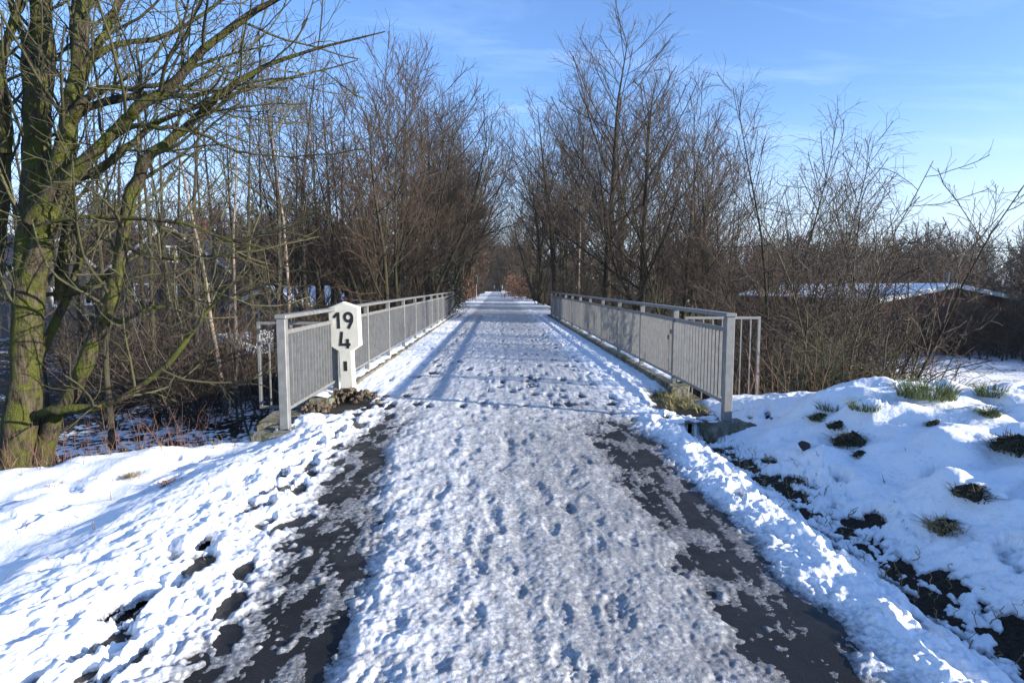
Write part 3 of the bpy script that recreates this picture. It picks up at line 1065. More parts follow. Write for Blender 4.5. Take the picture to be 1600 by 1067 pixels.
class Grow:
    def __init__(s, seed, spec):
        s.r = random.Random(seed); s.spec = spec; s.out = {}

    def emit(s, lvl, pts, rad):
        s.out.setdefault(lvl, []).append((pts, rad))

    def branch(s, p, d, L, r0, lvl, rt=None):
        sp = s.spec[lvl]; n = sp['n']; rr = s.r
        pts = [p]; step = L / n
        for i in range(n):
            wg = sp['wig']; up = sp['up']
            d = norm((d[0] + rr.gauss(0, wg), d[1] + rr.gauss(0, wg), d[2] + rr.gauss(0, wg) + up))
            p = (p[0] + d[0] * step, p[1] + d[1] * step, p[2] + d[2] * step)
            pts.append(p)
        if rt is None: rt = max(sp.get('rmin', .002), r0 * sp.get('tip', .25))
        rad = [r0 + (rt - r0) * (i / n) ** .85 for i in range(n + 1)]
        s.emit(lvl, pts, rad)
        s.kids(pts, rad, L, lvl)

    def kids(s, pts, rad, L, lvl):
        if lvl + 1 >= len(s.spec): return
        sp = s.spec[lvl + 1]; rr = s.r
        cnt = sp['per_m'] * L * (1 - sp['t0']) if 'per_m' in sp else sp['cnt']
        cnt = int(cnt + rr.random())
        n = len(pts) - 1
        az = rr.uniform(0, 6.28)
        for k in range(cnt):
            t = sp['t0'] + (sp.get('t1', .98) - sp['t0']) * (k + rr.random()) / cnt
            f = t * n; i = min(int(f), n - 1); f -= i
            a, b = pts[i], pts[i + 1]
            p = (a[0] + (b[0] - a[0]) * f, a[1] + (b[1] - a[1]) * f, a[2] + (b[2] - a[2]) * f)
            td = norm((b[0] - a[0], b[1] - a[1], b[2] - a[2]))
            az += 2.4 + rr.gauss(0, .5)
            ang = R(rr.uniform(*sp['ang']))
            ref = (0, 0, 1) if abs(td[2]) < .9 else (1, 0, 0)
            u = norm((td[1] * ref[2] - td[2] * ref[1], td[2] * ref[0] - td[0] * ref[2], td[0] * ref[1] - td[1] * ref[0]))
            v = (td[1] * u[2] - td[2] * u[1], td[2] * u[0] - td[0] * u[2], td[0] * u[1] - td[1] * u[0])
            ca, sa = math.cos(az) * math.sin(ang), math.sin(az) * math.sin(ang); c = math.cos(ang)
            d = (td[0] * c + u[0] * ca + v[0] * sa, td[1] * c + u[1] * ca + v[1] * sa, td[2] * c + u[2] * ca + v[2] * sa)
            prof = sp.get('prof', lambda t: 1 - .6 * t)(t)
            ln = (sp['len'] if 'len' in sp else L * sp['rat']) * prof * rr.uniform(.7, 1.25)
            pr = rad[i] + (rad[i + 1] - rad[i]) * f
            s.branch(p, d, ln, min(pr * .8, sp.get('rmax', 9), max(sp['rmin'], pr * sp.get('rr', .55))), lvl + 1)

    def meshes(s, nm, mats, trunk_lv=1, sides=(8, 5, 4, 3, 3, 3)):
        """trunk mesh (levels <= trunk_lv), crown mesh (finer levels)"""
        res = []
        for lv, mat, name in (([l for l in s.out if l <= trunk_lv], mats[0], 'trunk'), ([l for l in s.out if l > trunk_lv], mats[1], 'crown')):
            VV, QQ, off = [], [], 0
            for l in sorted(lv):
                v, q = tubes(s.out[l], sides[l]); VV.append(v); QQ.append(q + off); off += len(v)
            res.append(mesh_np(nm + '_' + name, np.concatenate(VV), np.concatenate(QQ), mat=mat) if VV else None)
        return res


def place(meshes, name, label, x, y, s=1.0, rz=0.0, group=None, cat='tree', dz=-.1, sxy=1.0, mats=None):
    t = thing(name, label, cat, (x, y, gz(x, y) + dz), rz, group)
    t.scale = (s * sxy, s * sxy, s)
    for me, nm in zip(meshes, ('trunk', 'crown', 'leaves')):
        if me is not None:
            link(nm, me, t)
    return t


# --- the big mossy tree at the left, limb by limb
HY = 7.3
g = Grow(31, [
    dict(n=4, wig=.05, up=0),
    dict(n=8, per_m=3.6, t0=.30, ang=(28, 65), len=2.0, rmin=.008, rr=.42, rmax=.022, wig=.10, up=.06, tip=.25),
    dict(n=6, per_m=4.8, t0=.1, ang=(25, 60), rat=.50, rmin=.0042, rr=.5, wig=.13, up=.04, tip=.45),
    dict(n=3, per_m=8.0, t0=.1, ang=(25, 60), len=.42, rmin=.0021, rr=.5, wig=.14, up=.05, tip=.6),
])
HERO = [
    [(14, 800, 0, .25), (24, 720, 0, .20), (38, 620, 0, .17), (42, 520, 0, .16), (46, 430, 0, .155), (52, 300, .1, .145), (60, 200, .2, .14), (65, 80, .3, .12), (68, -60, .4, .10), (75, -260, .5, .06), (90, -420, .5, .02)],
    [(-20, 760, .35, .2), (-30, 600, .35, .14), (-24, 520, .4, .12), (-12, 400, .4, .11), (4, 250, .5, .09), (0, 120, .5, .08), (-40, -40, .6, .06), (-60, -260, .7, .03)],
    [(50, 450, .0, .14), (68, 355, -.1, .11), (92, 270, -.1, .10), (108, 190, -.2, .09), (122, 110, -.2, .075), (128, 30, -.2, .07), (138, -90, -.2, .05), (150, -300, -.2, .02)],
    [(49, 345, -.1, .12), (86, 300, -.2, .085), (131, 255, -.3, .07), (184, 203, -.3, .062), (215, 170, -.4, .055), (262, 139, -.4, .048), (319, 78, -.5, .04), (398, 19, -.5, .032), (480, -25, -.6, .022), (580, -60, -.6, .01)],
    [(88, 300, .1, .07), (120, 282, .2, .05), (160, 262, .2, .045), (210, 220, .3, .038), (250, 190, .3, .032), (330, 160, .4, .024), (420, 130, .5, .015), (560, 95, .5, .006)],
    [(62, 760, .2, .12), (78, 669, .1, .10), (105, 627, .1, .095), (131, 575, .0, .088), (152, 522, .0, .084), (170, 480, -.1, .08), (186, 420, -.1, .074), (196, 350, -.2, .07), (210, 292, -.2, .064), (229, 248, -.3, .058), (262, 224, -.3, .05), (300, 191, -.3, .045), (335, 158, -.4, .035), (370, 130, -.4, .028), (450, 90, -.4, .018), (600, 50, -.5, .006)],
    [(36, 660, .08, .05), (62, 646, -.1, .05), (94, 640, -.2, .047), (150, 636, -.2, .044), (195, 620, -.3, .04), (232, 594, -.3, .037), (277, 552, -.4, .033), (303, 515, -.4, .027), (328, 480, -.4, .02), (356, 450, -.5, .012), (390, 420, -.5, .005)],
    [(168, 485, -.1, .04), (188, 504, -.2, .024), (225, 486, -.3, .021), (262, 477, -.3, .019), (311, 460, -.4, .014), (380, 440, -.4, .006)],
    [(195, 380, -.1, .03), (230, 402, -.2, .02), (290, 402, -.2, .018), (350, 400, -.3, .013), (430, 420, -.3, .006)],
    [(60, 360, -.2, .05), (95, 343, -.3, .026), (195, 340, -.4, .022), (285, 349, -.5, .018), (360, 376, -.5, .013), (420, 392, -.5, .006)],
    [(184, 203, -.3, .05), (215, 196, -.4, .026), (250, 200, -.5, .023), (292, 203, -.5, .021), (330, 217, -.5, .019), (360, 233, -.5, .015), (398, 241, -.5, .012), (475, 250, -.5, .006)],
    [(108, 190, -.2, .08), (130, 160, -.3, .04), (160, 136, -.3, .03), (225, 135, -.4, .024), (262, 127, -.4, .02), (330, 95, -.4, .014), (430, 70, -.4, .006)],
    [(100, 225, -.2, .08), (116, 184, -.1, .05), (161, 160, 0, .045), (225, 150, .1, .036), (300, 150, .1, .025), (390, 130, .2, .012), (480, 120, .2, .005)],
    [(112, 170, .1, .06), (139, 97, .2, .05), (157, 67, .2, .046), (180, 22, .3, .042), (210, -30, .3, .034), (270, -120, .4, .02), (330, -200, .4, .008)],
    [(140, 95, .2, .04), (185, 70, .3, .03), (260, 55, .4, .026), (320, 20, .5, .02), (400, -30, .5, .01)],
    [(44, 200, .3, .06), (42, 124, .4, .045), (38, 67, .4, .042), (20, 15, .5, .035), (5, -60, .5, .02)],
    [(10, 240, .1, .06), (-2, 160, .1, .05), (10, 70, .1, .045), (30, 0, .1, .04), (60, -120, .1, .02)],
    [(95, 470, .3, .07), (100, 400, .4, .06), (108, 330, .5, .055), (112, 260, .5, .05), (118, 160, .6, .04), (112, 40, .6, .03), (125, -100, .6, .015)],
    [(60, 560, .2, .06), (90, 500, .3, .05), (118, 430, .3, .045), (125, 395, .2, .035), (118, 360, .2, .02), (90, 330, .2, .008)],
    [(186, 420, -.1, .05), (150, 440, .0, .035), (115, 460, .2, .03), (70, 462, .3, .025), (20, 480, .3, .012)],
]
for limb in HERO:
    P = [at(a, c, HY + d) for a, c, d, _ in limb]; rad = [k for *_, k in limb]
    # smooth resample
    t0 = np.arange(len(P)); t1 = np.linspace(0, len(P) - 1, (len(P) - 1) * 3 + 1)
    Pn = np.array(P)
    out = []
    for t in t1:
        i = min(int(t), len(P) - 2); f = t - i
        p0, p1, p2, p3 = Pn[max(i - 1, 0)], Pn[i], Pn[i + 1], Pn[min(i + 2, len(P) - 1)]
        out.append(.5 * ((2 * p1) + (p2 - p0) * f + (2 * p0 - 5 * p1 + 4 * p2 - p3) * f * f + (3 * p1 - p0 - 3 * p2 + p3) * f ** 3))
    out = np.array(out)
    out += np.random.default_rng(int(abs(P[0][0] * 99))).normal(0, .008, out.shape)
    rn = np.interp(t1, t0, rad) * (1 + np.random.default_rng(int(abs(P[0][2] * 977))).normal(0, .07, len(t1)))
    g.emit(0, [tuple(p) for p in out], list(rn))
    Ln = float(np.linalg.norm(np.diff(out, axis=0), axis=1).sum())
    g.kids([tuple(p) for p in out], list(rn), Ln, 0)
hm = g.meshes('mossy_tree', (M['mossbark'], M['twigmoss']), 0, (12, 5, 4, 3))
ht = thing('mossy_tree', 'huge many-stemmed tree with green mossy limbs filling the upper left', 'tree', (0, 0, 0))
link('trunk', hm[0], ht); link('crown', hm[1], ht)
base = at(20, 720, HY)
for o in (ht,):
    o.location = (base[0], base[1], gz(base[0], base[1]))
for c in ht.children:
    c.location = (-ht.location[0], -ht.location[1], -ht.location[2])


# --- tree kinds (heights in metres at scale 1)
def kind_vase(seed, h=13.0, stems=7, spread=.46):
    g = Grow(seed, [
        dict(n=10, wig=.05, up=.015, tip=.06),
        dict(n=8, per_m=2.0, t0=.24, ang=(26, 58), rat=.36, rmin=.014, rr=.42, wig=.07, up=.045, tip=.2, prof=lambda t: 1.15 - .62 * t),
        dict(n=6, per_m=2.8, t0=.12, ang=(25, 52), rat=.46, rmin=.0085, rr=.45, wig=.08, up=.06, tip=.4),
        dict(n=3, per_m=7.0, t0=.08, ang=(20, 45), len=.85, rmin=.0052, rr=.5, wig=.09, up=.08, tip=.6),
    ])
    rr = random.Random(seed)
    for k in range(stems):
        a = 6.28 * k / stems + rr.uniform(-.3, .3); le = .08 + spread * ((k * .618) % 1)
        d = norm((math.cos(a) * le, math.sin(a) * le, 1))
        g.branch((.18 * math.cos(a), .18 * math.sin(a), 0), d, h * rr.uniform(.86, 1.0) * (1 - .25 * le), rr.uniform(.085, .14), 0)
    return g


def kind_leader(seed, h=15.0, dens=1.0):
    g = Grow(seed, [
        dict(n=14, wig=.025, up=.02, tip=.05),
        dict(n=9, per_m=3.3 * dens, t0=.2, ang=(34, 66), len=5.2, rmin=.016, rr=.40, wig=.06, up=.055, tip=.2, prof=lambda t: (.75 + 1.2 * t if t < .35 else 1.17 - .88 * (t - .35) / .65)),
        dict(n=6, per_m=2.4, t0=.12, ang=(25, 50), rat=.42, rmin=.009, rr=.45, wig=.08, up=.07, tip=.4),
        dict(n=3, per_m=7.0, t0=.08, ang=(22, 48), len=.80, rmin=.0054, rr=.5, wig=.09, up=.06, tip=.6),
    ])
    g.branch((0, 0, 0), (0.02, 0, 1), h, .22, 0)
    return g


def kind_birch(seed, h=11.0, stems=2):
    g = Grow(seed, [
        dict(n=10, wig=.045, up=.03, tip=.06),
        dict(n=8, per_m=3.4, t0=.2, ang=(20, 42), len=2.7, rmin=.010, rr=.40, wig=.06, up=.06, tip=.2, prof=lambda t: 1.1 - .80 * t),
        dict(n=6, per_m=4.4, t0=.15, ang=(25, 55), len=1.05, rmin=.005, rr=.5, wig=.07, up=-.03, tip=.5),
        dict(n=4, per_m=7.0, t0=.15, ang=(20, 55), len=.80, rmin=.003, rr=.5, wig=.06, up=-.14, tip=.7),
    ])
    rr = random.Random(seed)
    for k in range(stems):
        a = rr.uniform(0, 6.28)
        g.branch((.1 * k, .05 * k, 0), norm((.16 * math.cos(a) * k, .16 * math.sin(a) * k, 1)), h * (1 - .12 * k), .08, 0)
    return g


def kind_pole(seed, h=13.0):
    g = Grow(seed, [
        dict(n=11, wig=.035, up=.03, tip=.06),
        dict(n=7, per_m=2.2, t0=.2, ang=(26, 60), len=2.4, rmin=.010, rr=.34, wig=.09, up=.08, tip=.25, prof=lambda t: 1.05 - .65 * t),
        dict(n=5, per_m=3.2, t0=.1, ang=(28, 55), rat=.42, rmin=.0062, rr=.5, wig=.1, up=.05, tip=.5),
        dict(n=3, per_m=7.0, t0=.08, ang=(25, 55), len=.60, rmin=.0045, rr=.5, wig=.1, up=.04, tip=.7),
    ])
    g.branch((0, 0, 0), (0, 0, 1), h, .10, 0)
    return g


def kind_shrub(seed, h=4.0, stems=9, spread=.45, dens=1.0):
    g = Grow(seed, [
        dict(n=7, wig=.10, up=.02, tip=.25, rmin=.006),
        dict(n=5, per_m=2.6 * dens, t0=.1, ang=(25, 70), rat=.42, rmin=.0055, rr=.5, wig=.14, up=.05, tip=.5),
        dict(n=3, per_m=5.5 * dens, t0=.08, ang=(25, 65), len=.5, rmin=.0032, rr=.5, wig=.14, up=.03, tip=.7),
    ])
    rr = random.Random(seed)
    for k in range(stems):
        a = rr.uniform(0, 6.28); le = rr.uniform(.1, 1) * spread
        g.branch((.3 * rr.uniform(-1, 1), .3 * rr.uniform(-1, 1), 0), norm((math.cos(a) * le, math.sin(a) * le, 1)), h * rr.uniform(.6, 1.1), rr.uniform(.012, .028), 0)
    return g


vaseA = kind_vase(1).meshes('vase_tree', (M['bark'], M['twigred']))
vaseB = kind_vase(2, 12, 6).meshes('vase_tree', (M['bark'], M['twig']))
vaseC = kind_vase(21, 13, 9, .72).meshes('vase_tree', (M['bark'], M['twigred']))
leadA = kind_leader(3).meshes('alder', (M['darkbark'], M['twig']))
leadB = kind_leader(4, 13, .8).meshes('alder', (M['bark'], M['twigred']))
birA = kind_birch(5).meshes('birch', (M['bark'], M['twigred']))
birB = kind_birch(6, 12, 1).meshes('birch', (M['birch'], M['twigred']), 0)
poleA = kind_pole(7).meshes('slender_tree', (M['bark'], M['twig']))
poleB = kind_pole(8).meshes('slender_tree', (M['birch'], M['twigred']), 0)
poleC = kind_pole(9, 12).meshes('slender_tree', (M['darkbark'], M['twigred']))
shrA = kind_shrub(10, 4.5, 9, .5, 1.6).meshes('shrub', (M['bark'], M['twigred']), 0)
shrB = kind_shrub(12, 5.0, 8, .35, 1.6).meshes('shrub', (M['twigmoss'], M['twig']), 0)


def h_of(py, Y, x):
    """height needed for a top seen at py"""
    return at(800, py, Y)[2] - gz(x, Y)


def tree(ms, h0, px, Y, top, name, label, rz=0.0, group=None, sxy=1.0):
    x = X_at(px, Y)
    s = h_of(top, Y, x) / h0
    return place(ms, name, label, x, Y, s, rz, group, sxy=sxy)


ORD = ['nearest', 'second', 'third', 'fourth', 'fifth', 'sixth', 'seventh', 'eighth', 'ninth', 'tenth', 'eleventh', 'twelfth', 'thirteenth', 'fourteenth', 'fifteenth',
       'sixteenth', 'seventeenth', 'eighteenth', 'nineteenth', 'twentieth', 'twenty-first', 'twenty-second', 'twenty-third', 'twenty-fourth', 'twenty-fifth', 'twenty-sixth']
# left of the path
tree(vaseC, 12.0, 606, 29, 100, 'maple_tree', 'broad bare tree with several forking stems behind the left railing', .4, sxy=1.0)
tree(vaseB, 11.6, 668, 37, 130, 'maple_tree', 'bare spreading tree just beyond the forked tree on the left', 1.7, sxy=1.2)
tree(vaseA, 12.6, 706, 47, 190, 'maple_tree', 'bare tree leaning over the far left of the path', 3.0)
tree(vaseC, 12.0, 512, 36, 115, 'maple_tree', 'wide bare tree filling the gap between the birches and the broad forked tree', 2.1, sxy=.9)
tree(poleA, 13, 520, 31, 95, 'slender_tree', 'dark straight slender trunk left of the broad forked tree', .3, sxy=1.1)
tree(poleC, 12, 548, 35, 120, 'slender_tree', 'thin dark tree tucked behind the broad forked tree', 2.3, sxy=1.2)
tree(poleB, 13, 456, 25, 85, 'birch', 'pale birch trunk rising above the left railing', 1.1)
tree(poleB, 13, 345, 21, 60, 'birch', 'pale slender birch standing above the garden shed', 2.6)
tree(poleB, 13, 362, 23, 110, 'birch', 'second pale birch just right of the shed birch', 4.2)
LEFTP = [(160, 17, 40), (235, 20, 50), (262, 26, 75), (300, 22, 20), (318, 30, 120), (392, 27, 70), (410, 33, 110), (428, 24, 40), (478, 29, 60), (495, 38, 130), (120, 24, 60), (205, 30, 90), (440, 36, 130), (376, 38, 140), (575, 42, 150), (60, 22, 60), (285, 40, 130), (336, 34, 110), (468, 42, 130), (530, 46, 150), (30, 30, 80), (90, 34, 90), (145, 28, 70), (180, 38, 110), (222, 26, 60), (250, 36, 110)]
LEFTP.sort()
for i, (px, Y, top) in enumerate(LEFTP):
    ms, h0 = ((poleA, 13), (poleC, 12), (poleA, 13))[i % 3]
    tree(ms, h0, px, Y, top, 'slender_tree', '%s thin bare tree from the left edge in the grove left of the bridge' % ('first' if i == 0 else ORD[i]), i * 1.3, 'thin trees of the left grove', sxy=1.15)
# left edge trees hugging the path further on
for i, (px, Y, top, sx) in enumerate([(690, 43, 170, 1.), (716, 58, 215, .9), (722, 66, 250, .9), (728, 78, 285, .9), (736, 95, 320, .9), (744, 120, 345, .9), (751, 150, 362, 1.0)]):
    tree((vaseB, vaseA)[i % 2], (11.6, 12.6)[i % 2], px, Y, top, 'roadside_tree', 'bare tree, %s in the left row receding along the far path' % ORD[i], i * 2.1, 'left row of trees along the far path', sxy=sx)
# right of the path
tree(leadA, 14.8, 948, 32, 38, 'alder_tree', 'tallest bare tree with a straight dark trunk right of the path', .8, sxy=1.15)
tree(birB, 11.8, 902, 34, 75, 'birch', 'tall fine-twigged birch just left of the tallest right tree', 2.0, sxy=.9)
tree(leadB, 12.8, 1005, 29, 125, 'alder_tree', 'bare tree with rising limbs right beside the tallest tree', 1.2, sxy=1.1)
tree(vaseB, 11.6, 1062, 28, 175, 'maple_tree', 'bare fan-shaped tree behind the middle of the right railing', .2, sxy=.9)
tree(vaseA, 12.6, 1125, 25, 225, 'maple_tree', 'lower fan-shaped bare tree above the right railing end', 2.9, sxy=.9)
tree(leadB, 12.8, 868, 43, 165, 'alder_tree', 'bare tree at the inner edge of the right tree row', 3.1)
for i, (px, Y, top) in enumerate([(1010, 40, 190), (975, 44, 150), (920, 48, 170), (1085, 46, 230), (880, 50, 200), (846, 52, 235), (838, 62, 262), (828, 74, 295), (815, 92, 325), (806, 118, 342), (796, 150, 360)]):
    tree((vaseB, leadB)[i % 2], (11.6, 12.8)[i % 2], px, Y, top, 'roadside_tree', 'bare tree, %s in the right row receding along the far path' % ORD[i], i * 1.9, 'right row of trees along the far path', sxy=.9)
tree(birA, 10.6, 1208, 17, 150, 'birch', 'drooping birch standing alone against the sky at right', .5)
tree(birA, 10.6, 1268, 19, 235, 'birch', 'smaller drooping birch right of the lone birch', 2.2, sxy=1.2)
tree(shrB, 4.6, 1290, 11.5, 300, 'tall_shrub', 'tall multi-stemmed bare shrub at the left end of the mound crest', .3, sxy=.8)
tree(shrA, 4.2, 1335, 12.5, 290, 'tall_shrub', 'tall reddish bare shrub behind the mound crest', 1.9, sxy=.9)
tree(shrB, 4.6, 1400, 14, 300, 'tall_shrub', 'thin-stemmed bare shrub in front of the brick building', 3.0, sxy=.8)
tree(shrA, 4.2, 1235, 12, 350, 'tall_shrub', 'tangled bare shrub beside the right wing panel', 4.4)
for i, (px, Y, top) in enumerate([(1350, 36, 330), (1425, 38, 335), (1310, 40, 320), (1395, 44, 345), (1462, 60, 350)]):
    tree((birA, poleC)[i % 2], (10.6, 12)[i % 2], px, Y, top, 'valley_tree', 'small bare valley tree, %s to the viewer, left of the brick building' % ORD[i], i * 1.7, 'valley trees left of the brick building', sxy=1.2)


# --- thickets of undergrowth: one tangled mass each
def mass(name, label, cat, protos, spots, seed, h, h0, wide=1.2, dz=-.1):
    """one uncountable mass: pieces share a few meshes under one root"""
    rr = random.Random(seed)
    t = D.objects.new(name, None); COL.objects.link(t)
    tag(t, label, cat, kind='stuff')
    for i, (x, y) in enumerate(spots):
        o = link('brush', protos[i % len(protos)], t, (x, y, gz(x, y) + dz))
        k = rr.uniform(*h) / h0
        o.rotation_euler = (rr.gauss(0, .06), rr.gauss(0, .06), rr.uniform(0, 6.28)); o.scale = (k * wide, k * wide, k)
    return t


def flat_mesh(g, mat, nm):
    VV, QQ, off = [], [], 0
    for l in sorted(g.out):
        v, q = tubes(g.out[l], 3); VV.append(v); QQ.append(q + off); off += len(v)
    return mesh_np(nm, np.concatenate(VV), np.concatenate(QQ), mat=mat)


def thicket(label, mats, spots, seed, h=(1.5, 3.5), dens=1.0, protos=5):
    pr = [flat_mesh(kind_shrub(seed * 10 + k, 3.0, 10, .8, 1.15 * dens), mats, 'brush') for k in range(protos)]
    return mass('undergrowth', label, 'undergrowth', pr, spots, seed, h, 3.0)


def scatter(n, x0, x1, y0, y1, seed, keep=lambda x, y: True):
    rr = random.Random(seed); out = []
    while len(out) < n:
        x, y = rr.uniform(x0, x1), rr.uniform(y0, y1)
        if keep(x, y): out.append((x, y))
    return out


thicket('tangled bare brushwood filling the hollow behind the left railing', M['twigred'], scatter(66, -15, -3.4, 19, 36, 1, lambda x, y: x > -.5 * y - 1), 51, (1.5, 3.8))
thicket('tall tangled saplings and branches before the houses at the left', M['twig'], scatter(30, -20, -5.5, 19, 31, 12, lambda x, y: x > -.78 * y + 2), 61, (3.0, 5.0), 1.0)
thicket('tall bare bushes standing right of the wing panel', M['twig'], scatter(30, 5.5, 12, 12.5, 20, 13, lambda x, y: x < .64 * y), 62, (2.6, 4.6), 1.1)
thicket('brown brambles under the mossy tree at the left edge', M['weed'], scatter(22, -13, -4.0, 10, 22, 2), 52, (.4, 1.1))
thicket('dark tangled brushwood behind the right railing', M['darktwig'], scatter(110, 3.9, 14, 12.5, 36, 3, lambda x, y: x < .58 * y), 53, (1.4, 3.7))
thicket('tangled twigs and stems behind the right mound crest', M['twigmoss'], scatter(16, 4.2, 7.6, 9.6, 13, 4, lambda x, y: x < .60 * y), 54, (.9, 2.2), 1.2)
thicket('bushy undergrowth lining the left side of the far path', M['darktwig'], scatter(90, -9, -3.0, 34, 130, 5), 55, (2.5, 5.0))
thicket('bushy undergrowth lining the right side of the far path', M['darktwig'], scatter(100, 3.5, 11, 34, 130, 6), 56, (2.5, 5.0))
thicket('scrub on the snowy valley floor right of the mound', M['twigred'], scatter(40, 10, 28, 18, 42, 7, lambda x, y: x < .63 * y), 57, (1.0, 2.6))
thicket('dark scrub in front of the brick building', M['darktwig'], scatter(70, 22, 42, 39, 44.5, 8, lambda x, y: x > .60 * y), 59, (1.6, 3.2))


# --- leaf quads
def leafcloud(n, rx, ry, rz, size, seed, hollow=.3):
    r = np.random.default_rng(seed)
    d = r.normal(size=(n, 3)); d /= np.linalg.norm(d, axis=1, keepdims=True)
    k = r.uniform(hollow, 1, n) ** .6
    lump = 1 + .25 * np.sin(d[:, 0] * 5 + seed) * np.sin(d[:, 2] * 6 + d[:, 1] * 4)
    c = d * (k * lump)[:, None] * np.array([rx, ry, rz])
    a = r.normal(size=(n, 3)); a /= np.linalg.norm(a, axis=1, keepdims=True)
    b = np.cross(a, r.normal(size=(n, 3))); b /= np.linalg.norm(b, axis=1, keepdims=True)
    s = size * r.uniform(.6, 1.3, (n, 1))
    V = np.stack([c - a * s, c + b * s * .5, c + a * s, c - b * s * .5], 1).reshape(-1, 3)
    return V, np.arange(n * 4).reshape(n, 4)


def leaf_bush(name, label, x, y, rx, ry, rz, n, size, mat, seed, cat='bush', lift=.0, group=None):
    t = thing(name, label, cat, (x, y, gz(x, y)), 0, group)
    V, Q = leafcloud(n, rx, ry, rz, size, seed)
    V = V + np.array([0, 0, rz * .85 + lift])
    link('leaves', mesh_np('leaves', V, Q, mat=M[mat], smooth=False), t)
    g = kind_shrub(seed, rz * 1.5, 6, .5, .5)
    VV, QQ, off = [], [], 0
    for l in sorted(g.out):
        v, q = tubes(g.out[l], 3); VV.append(v); QQ.append(q + off); off += len(v)
    link('stems', mesh_np('stems', np.concatenate(VV), np.concatenate(QQ), mat=M['twig']), t)


leaf_bush('beech_bush', 'russet-leaved beech overhanging the far left of the path', X_at(742, 78), 78, 2.0, 2.5, 4.2, 2600, .11, 'brownleaf', 71, lift=1.2)
leaf_bush('beech_bush', 'brown-leaved hedge bush left of the far path', X_at(727, 62), 62, 1.2, 3.0, 1.7, 1600, .09, 'brownleaf', 72)
leaf_bush('beech_bush', 'rusty hedge bush at the right edge of the far path', X_at(812, 68), 68, 1.3, 3.5, 1.4, 1600, .09, 'brownleaf', 73)
leaf_bush('beech_bush', 'second rusty bush further along the right edge', X_at(799, 88), 88, 1.3, 4, 2.0, 1600, .10, 'brownleaf', 74)
leaf_bush('evergreen_bush', 'dark leafy evergreen bush at the foot of the right shrubs', X_at(1275, 10.4), 10.4, .8, .6, .75, 900, .055, 'evergreen', 75)
leaf_bush('evergreen_bush', 'dark ivy-green bush at the end of the left railing', X_at(706, 36), 36, .8, 1.2, 1.3, 1500, .07, 'evergreen', 76)
leaf_bush('evergreen_bush', 'dark evergreen mass under the trees of the left row', X_at(660, 40), 40, 2.2, 3, 2.6, 3500, .10, 'evergreen', 77)
leaf_bush('evergreen_bush', 'dark evergreen mass under the tallest right tree', X_at(935, 40), 40, 3.0, 3, 2.4, 3500, .10, 'evergreen', 78)
leaf_bush('evergreen_bush', 'dark evergreen bush under the fan-shaped right tree', X_at(1050, 34), 34, 2.4, 2, 2.0, 2600, .09, 'evergreen', 79)


def conifer(name, label, x, y, h, rad, seed):
    r = np.random.default_rng(seed)
    t = thing(name, label, 'tree', (x, y, gz(x, y)))
    v, q = tubes([([(0, 0, 0), (0, 0, h * .5), (0, 0, h)], [.16, .09, .01])], 6)
    link('trunk', mesh_np('trunk', v, q, mat=M['darkbark']), t)
    V, Q = [], []
    for k in range(110):
        z = h * (.08 + .9 * (k / 110)); L = rad * (1 - z / h) ** .8 * r.uniform(.7, 1.1) + .1
        a = k * 2.4 + r.normal(0, .2)
        for j in range(22):
            s = r.uniform(.1, 1) * L
            p = np.array([math.cos(a) * s, math.sin(a) * s, z - .25 * s + r.normal(0, .05)])
            d = np.array([math.cos(a + r.choice([-1, 1]) * .8), math.sin(a + r.choice([-1, 1]) * .8), -.3 + r.normal(0, .2)]) * .16
            wv = np.cross(d, r.normal(size=3)); wv = wv / np.linalg.norm(wv) * .03
            b0 = len(V); V += [p - wv, p + wv, p + d + wv * .3, p + d - wv * .3]; Q.append((b0, b0 + 1, b0 + 2, b0 + 3))
    link('crown', mesh_np('crown', np.array(V), Q, mat=M['needle'], smooth=False), t)


conifer('conifer', 'dark conifer behind the birches at the left', X_at(300, 44), 44, 8.0, 1.9, 81)
conifer('conifer', 'dark conifer between the broad forked tree and the birches', X_at(548, 48), 48, 7.0, 2.2, 82)
conifer('conifer', 'dark conifer low behind the broad forked tree', X_at(640, 50), 50, 8.5, 2.4, 83)

# --- far wood on the skyline: one mass
def far_wood(label, n, x0, x1, y0, y1, h, seed, mat, keep=lambda x, y: True):
    pr = []
    for k in range(4):
        g = Grow(seed * 7 + k, [
            dict(n=6, wig=.05, up=.03, tip=.15),
            dict(n=5, cnt=34, t0=.10, ang=(25, 60), rat=.30, rmin=.03, rr=.4, wig=.1, up=.07, tip=.35, prof=lambda t: 1.1 - .55 * t),
            dict(n=3, cnt=11, t0=.1, ang=(25, 55), rat=.45, rmin=.016, rr=.5, wig=.12, up=.05, tip=.6)])
        g.branch((0, 0, 0), (0, 0, 1), 10, .15, 0)
        pr.append(flat_mesh(g, mat, 'brush'))
    mass('wood', label, 'wood', pr, scatter(n, x0, x1, y0, y1, seed, keep), seed, h, 10, 1.25, -.2)


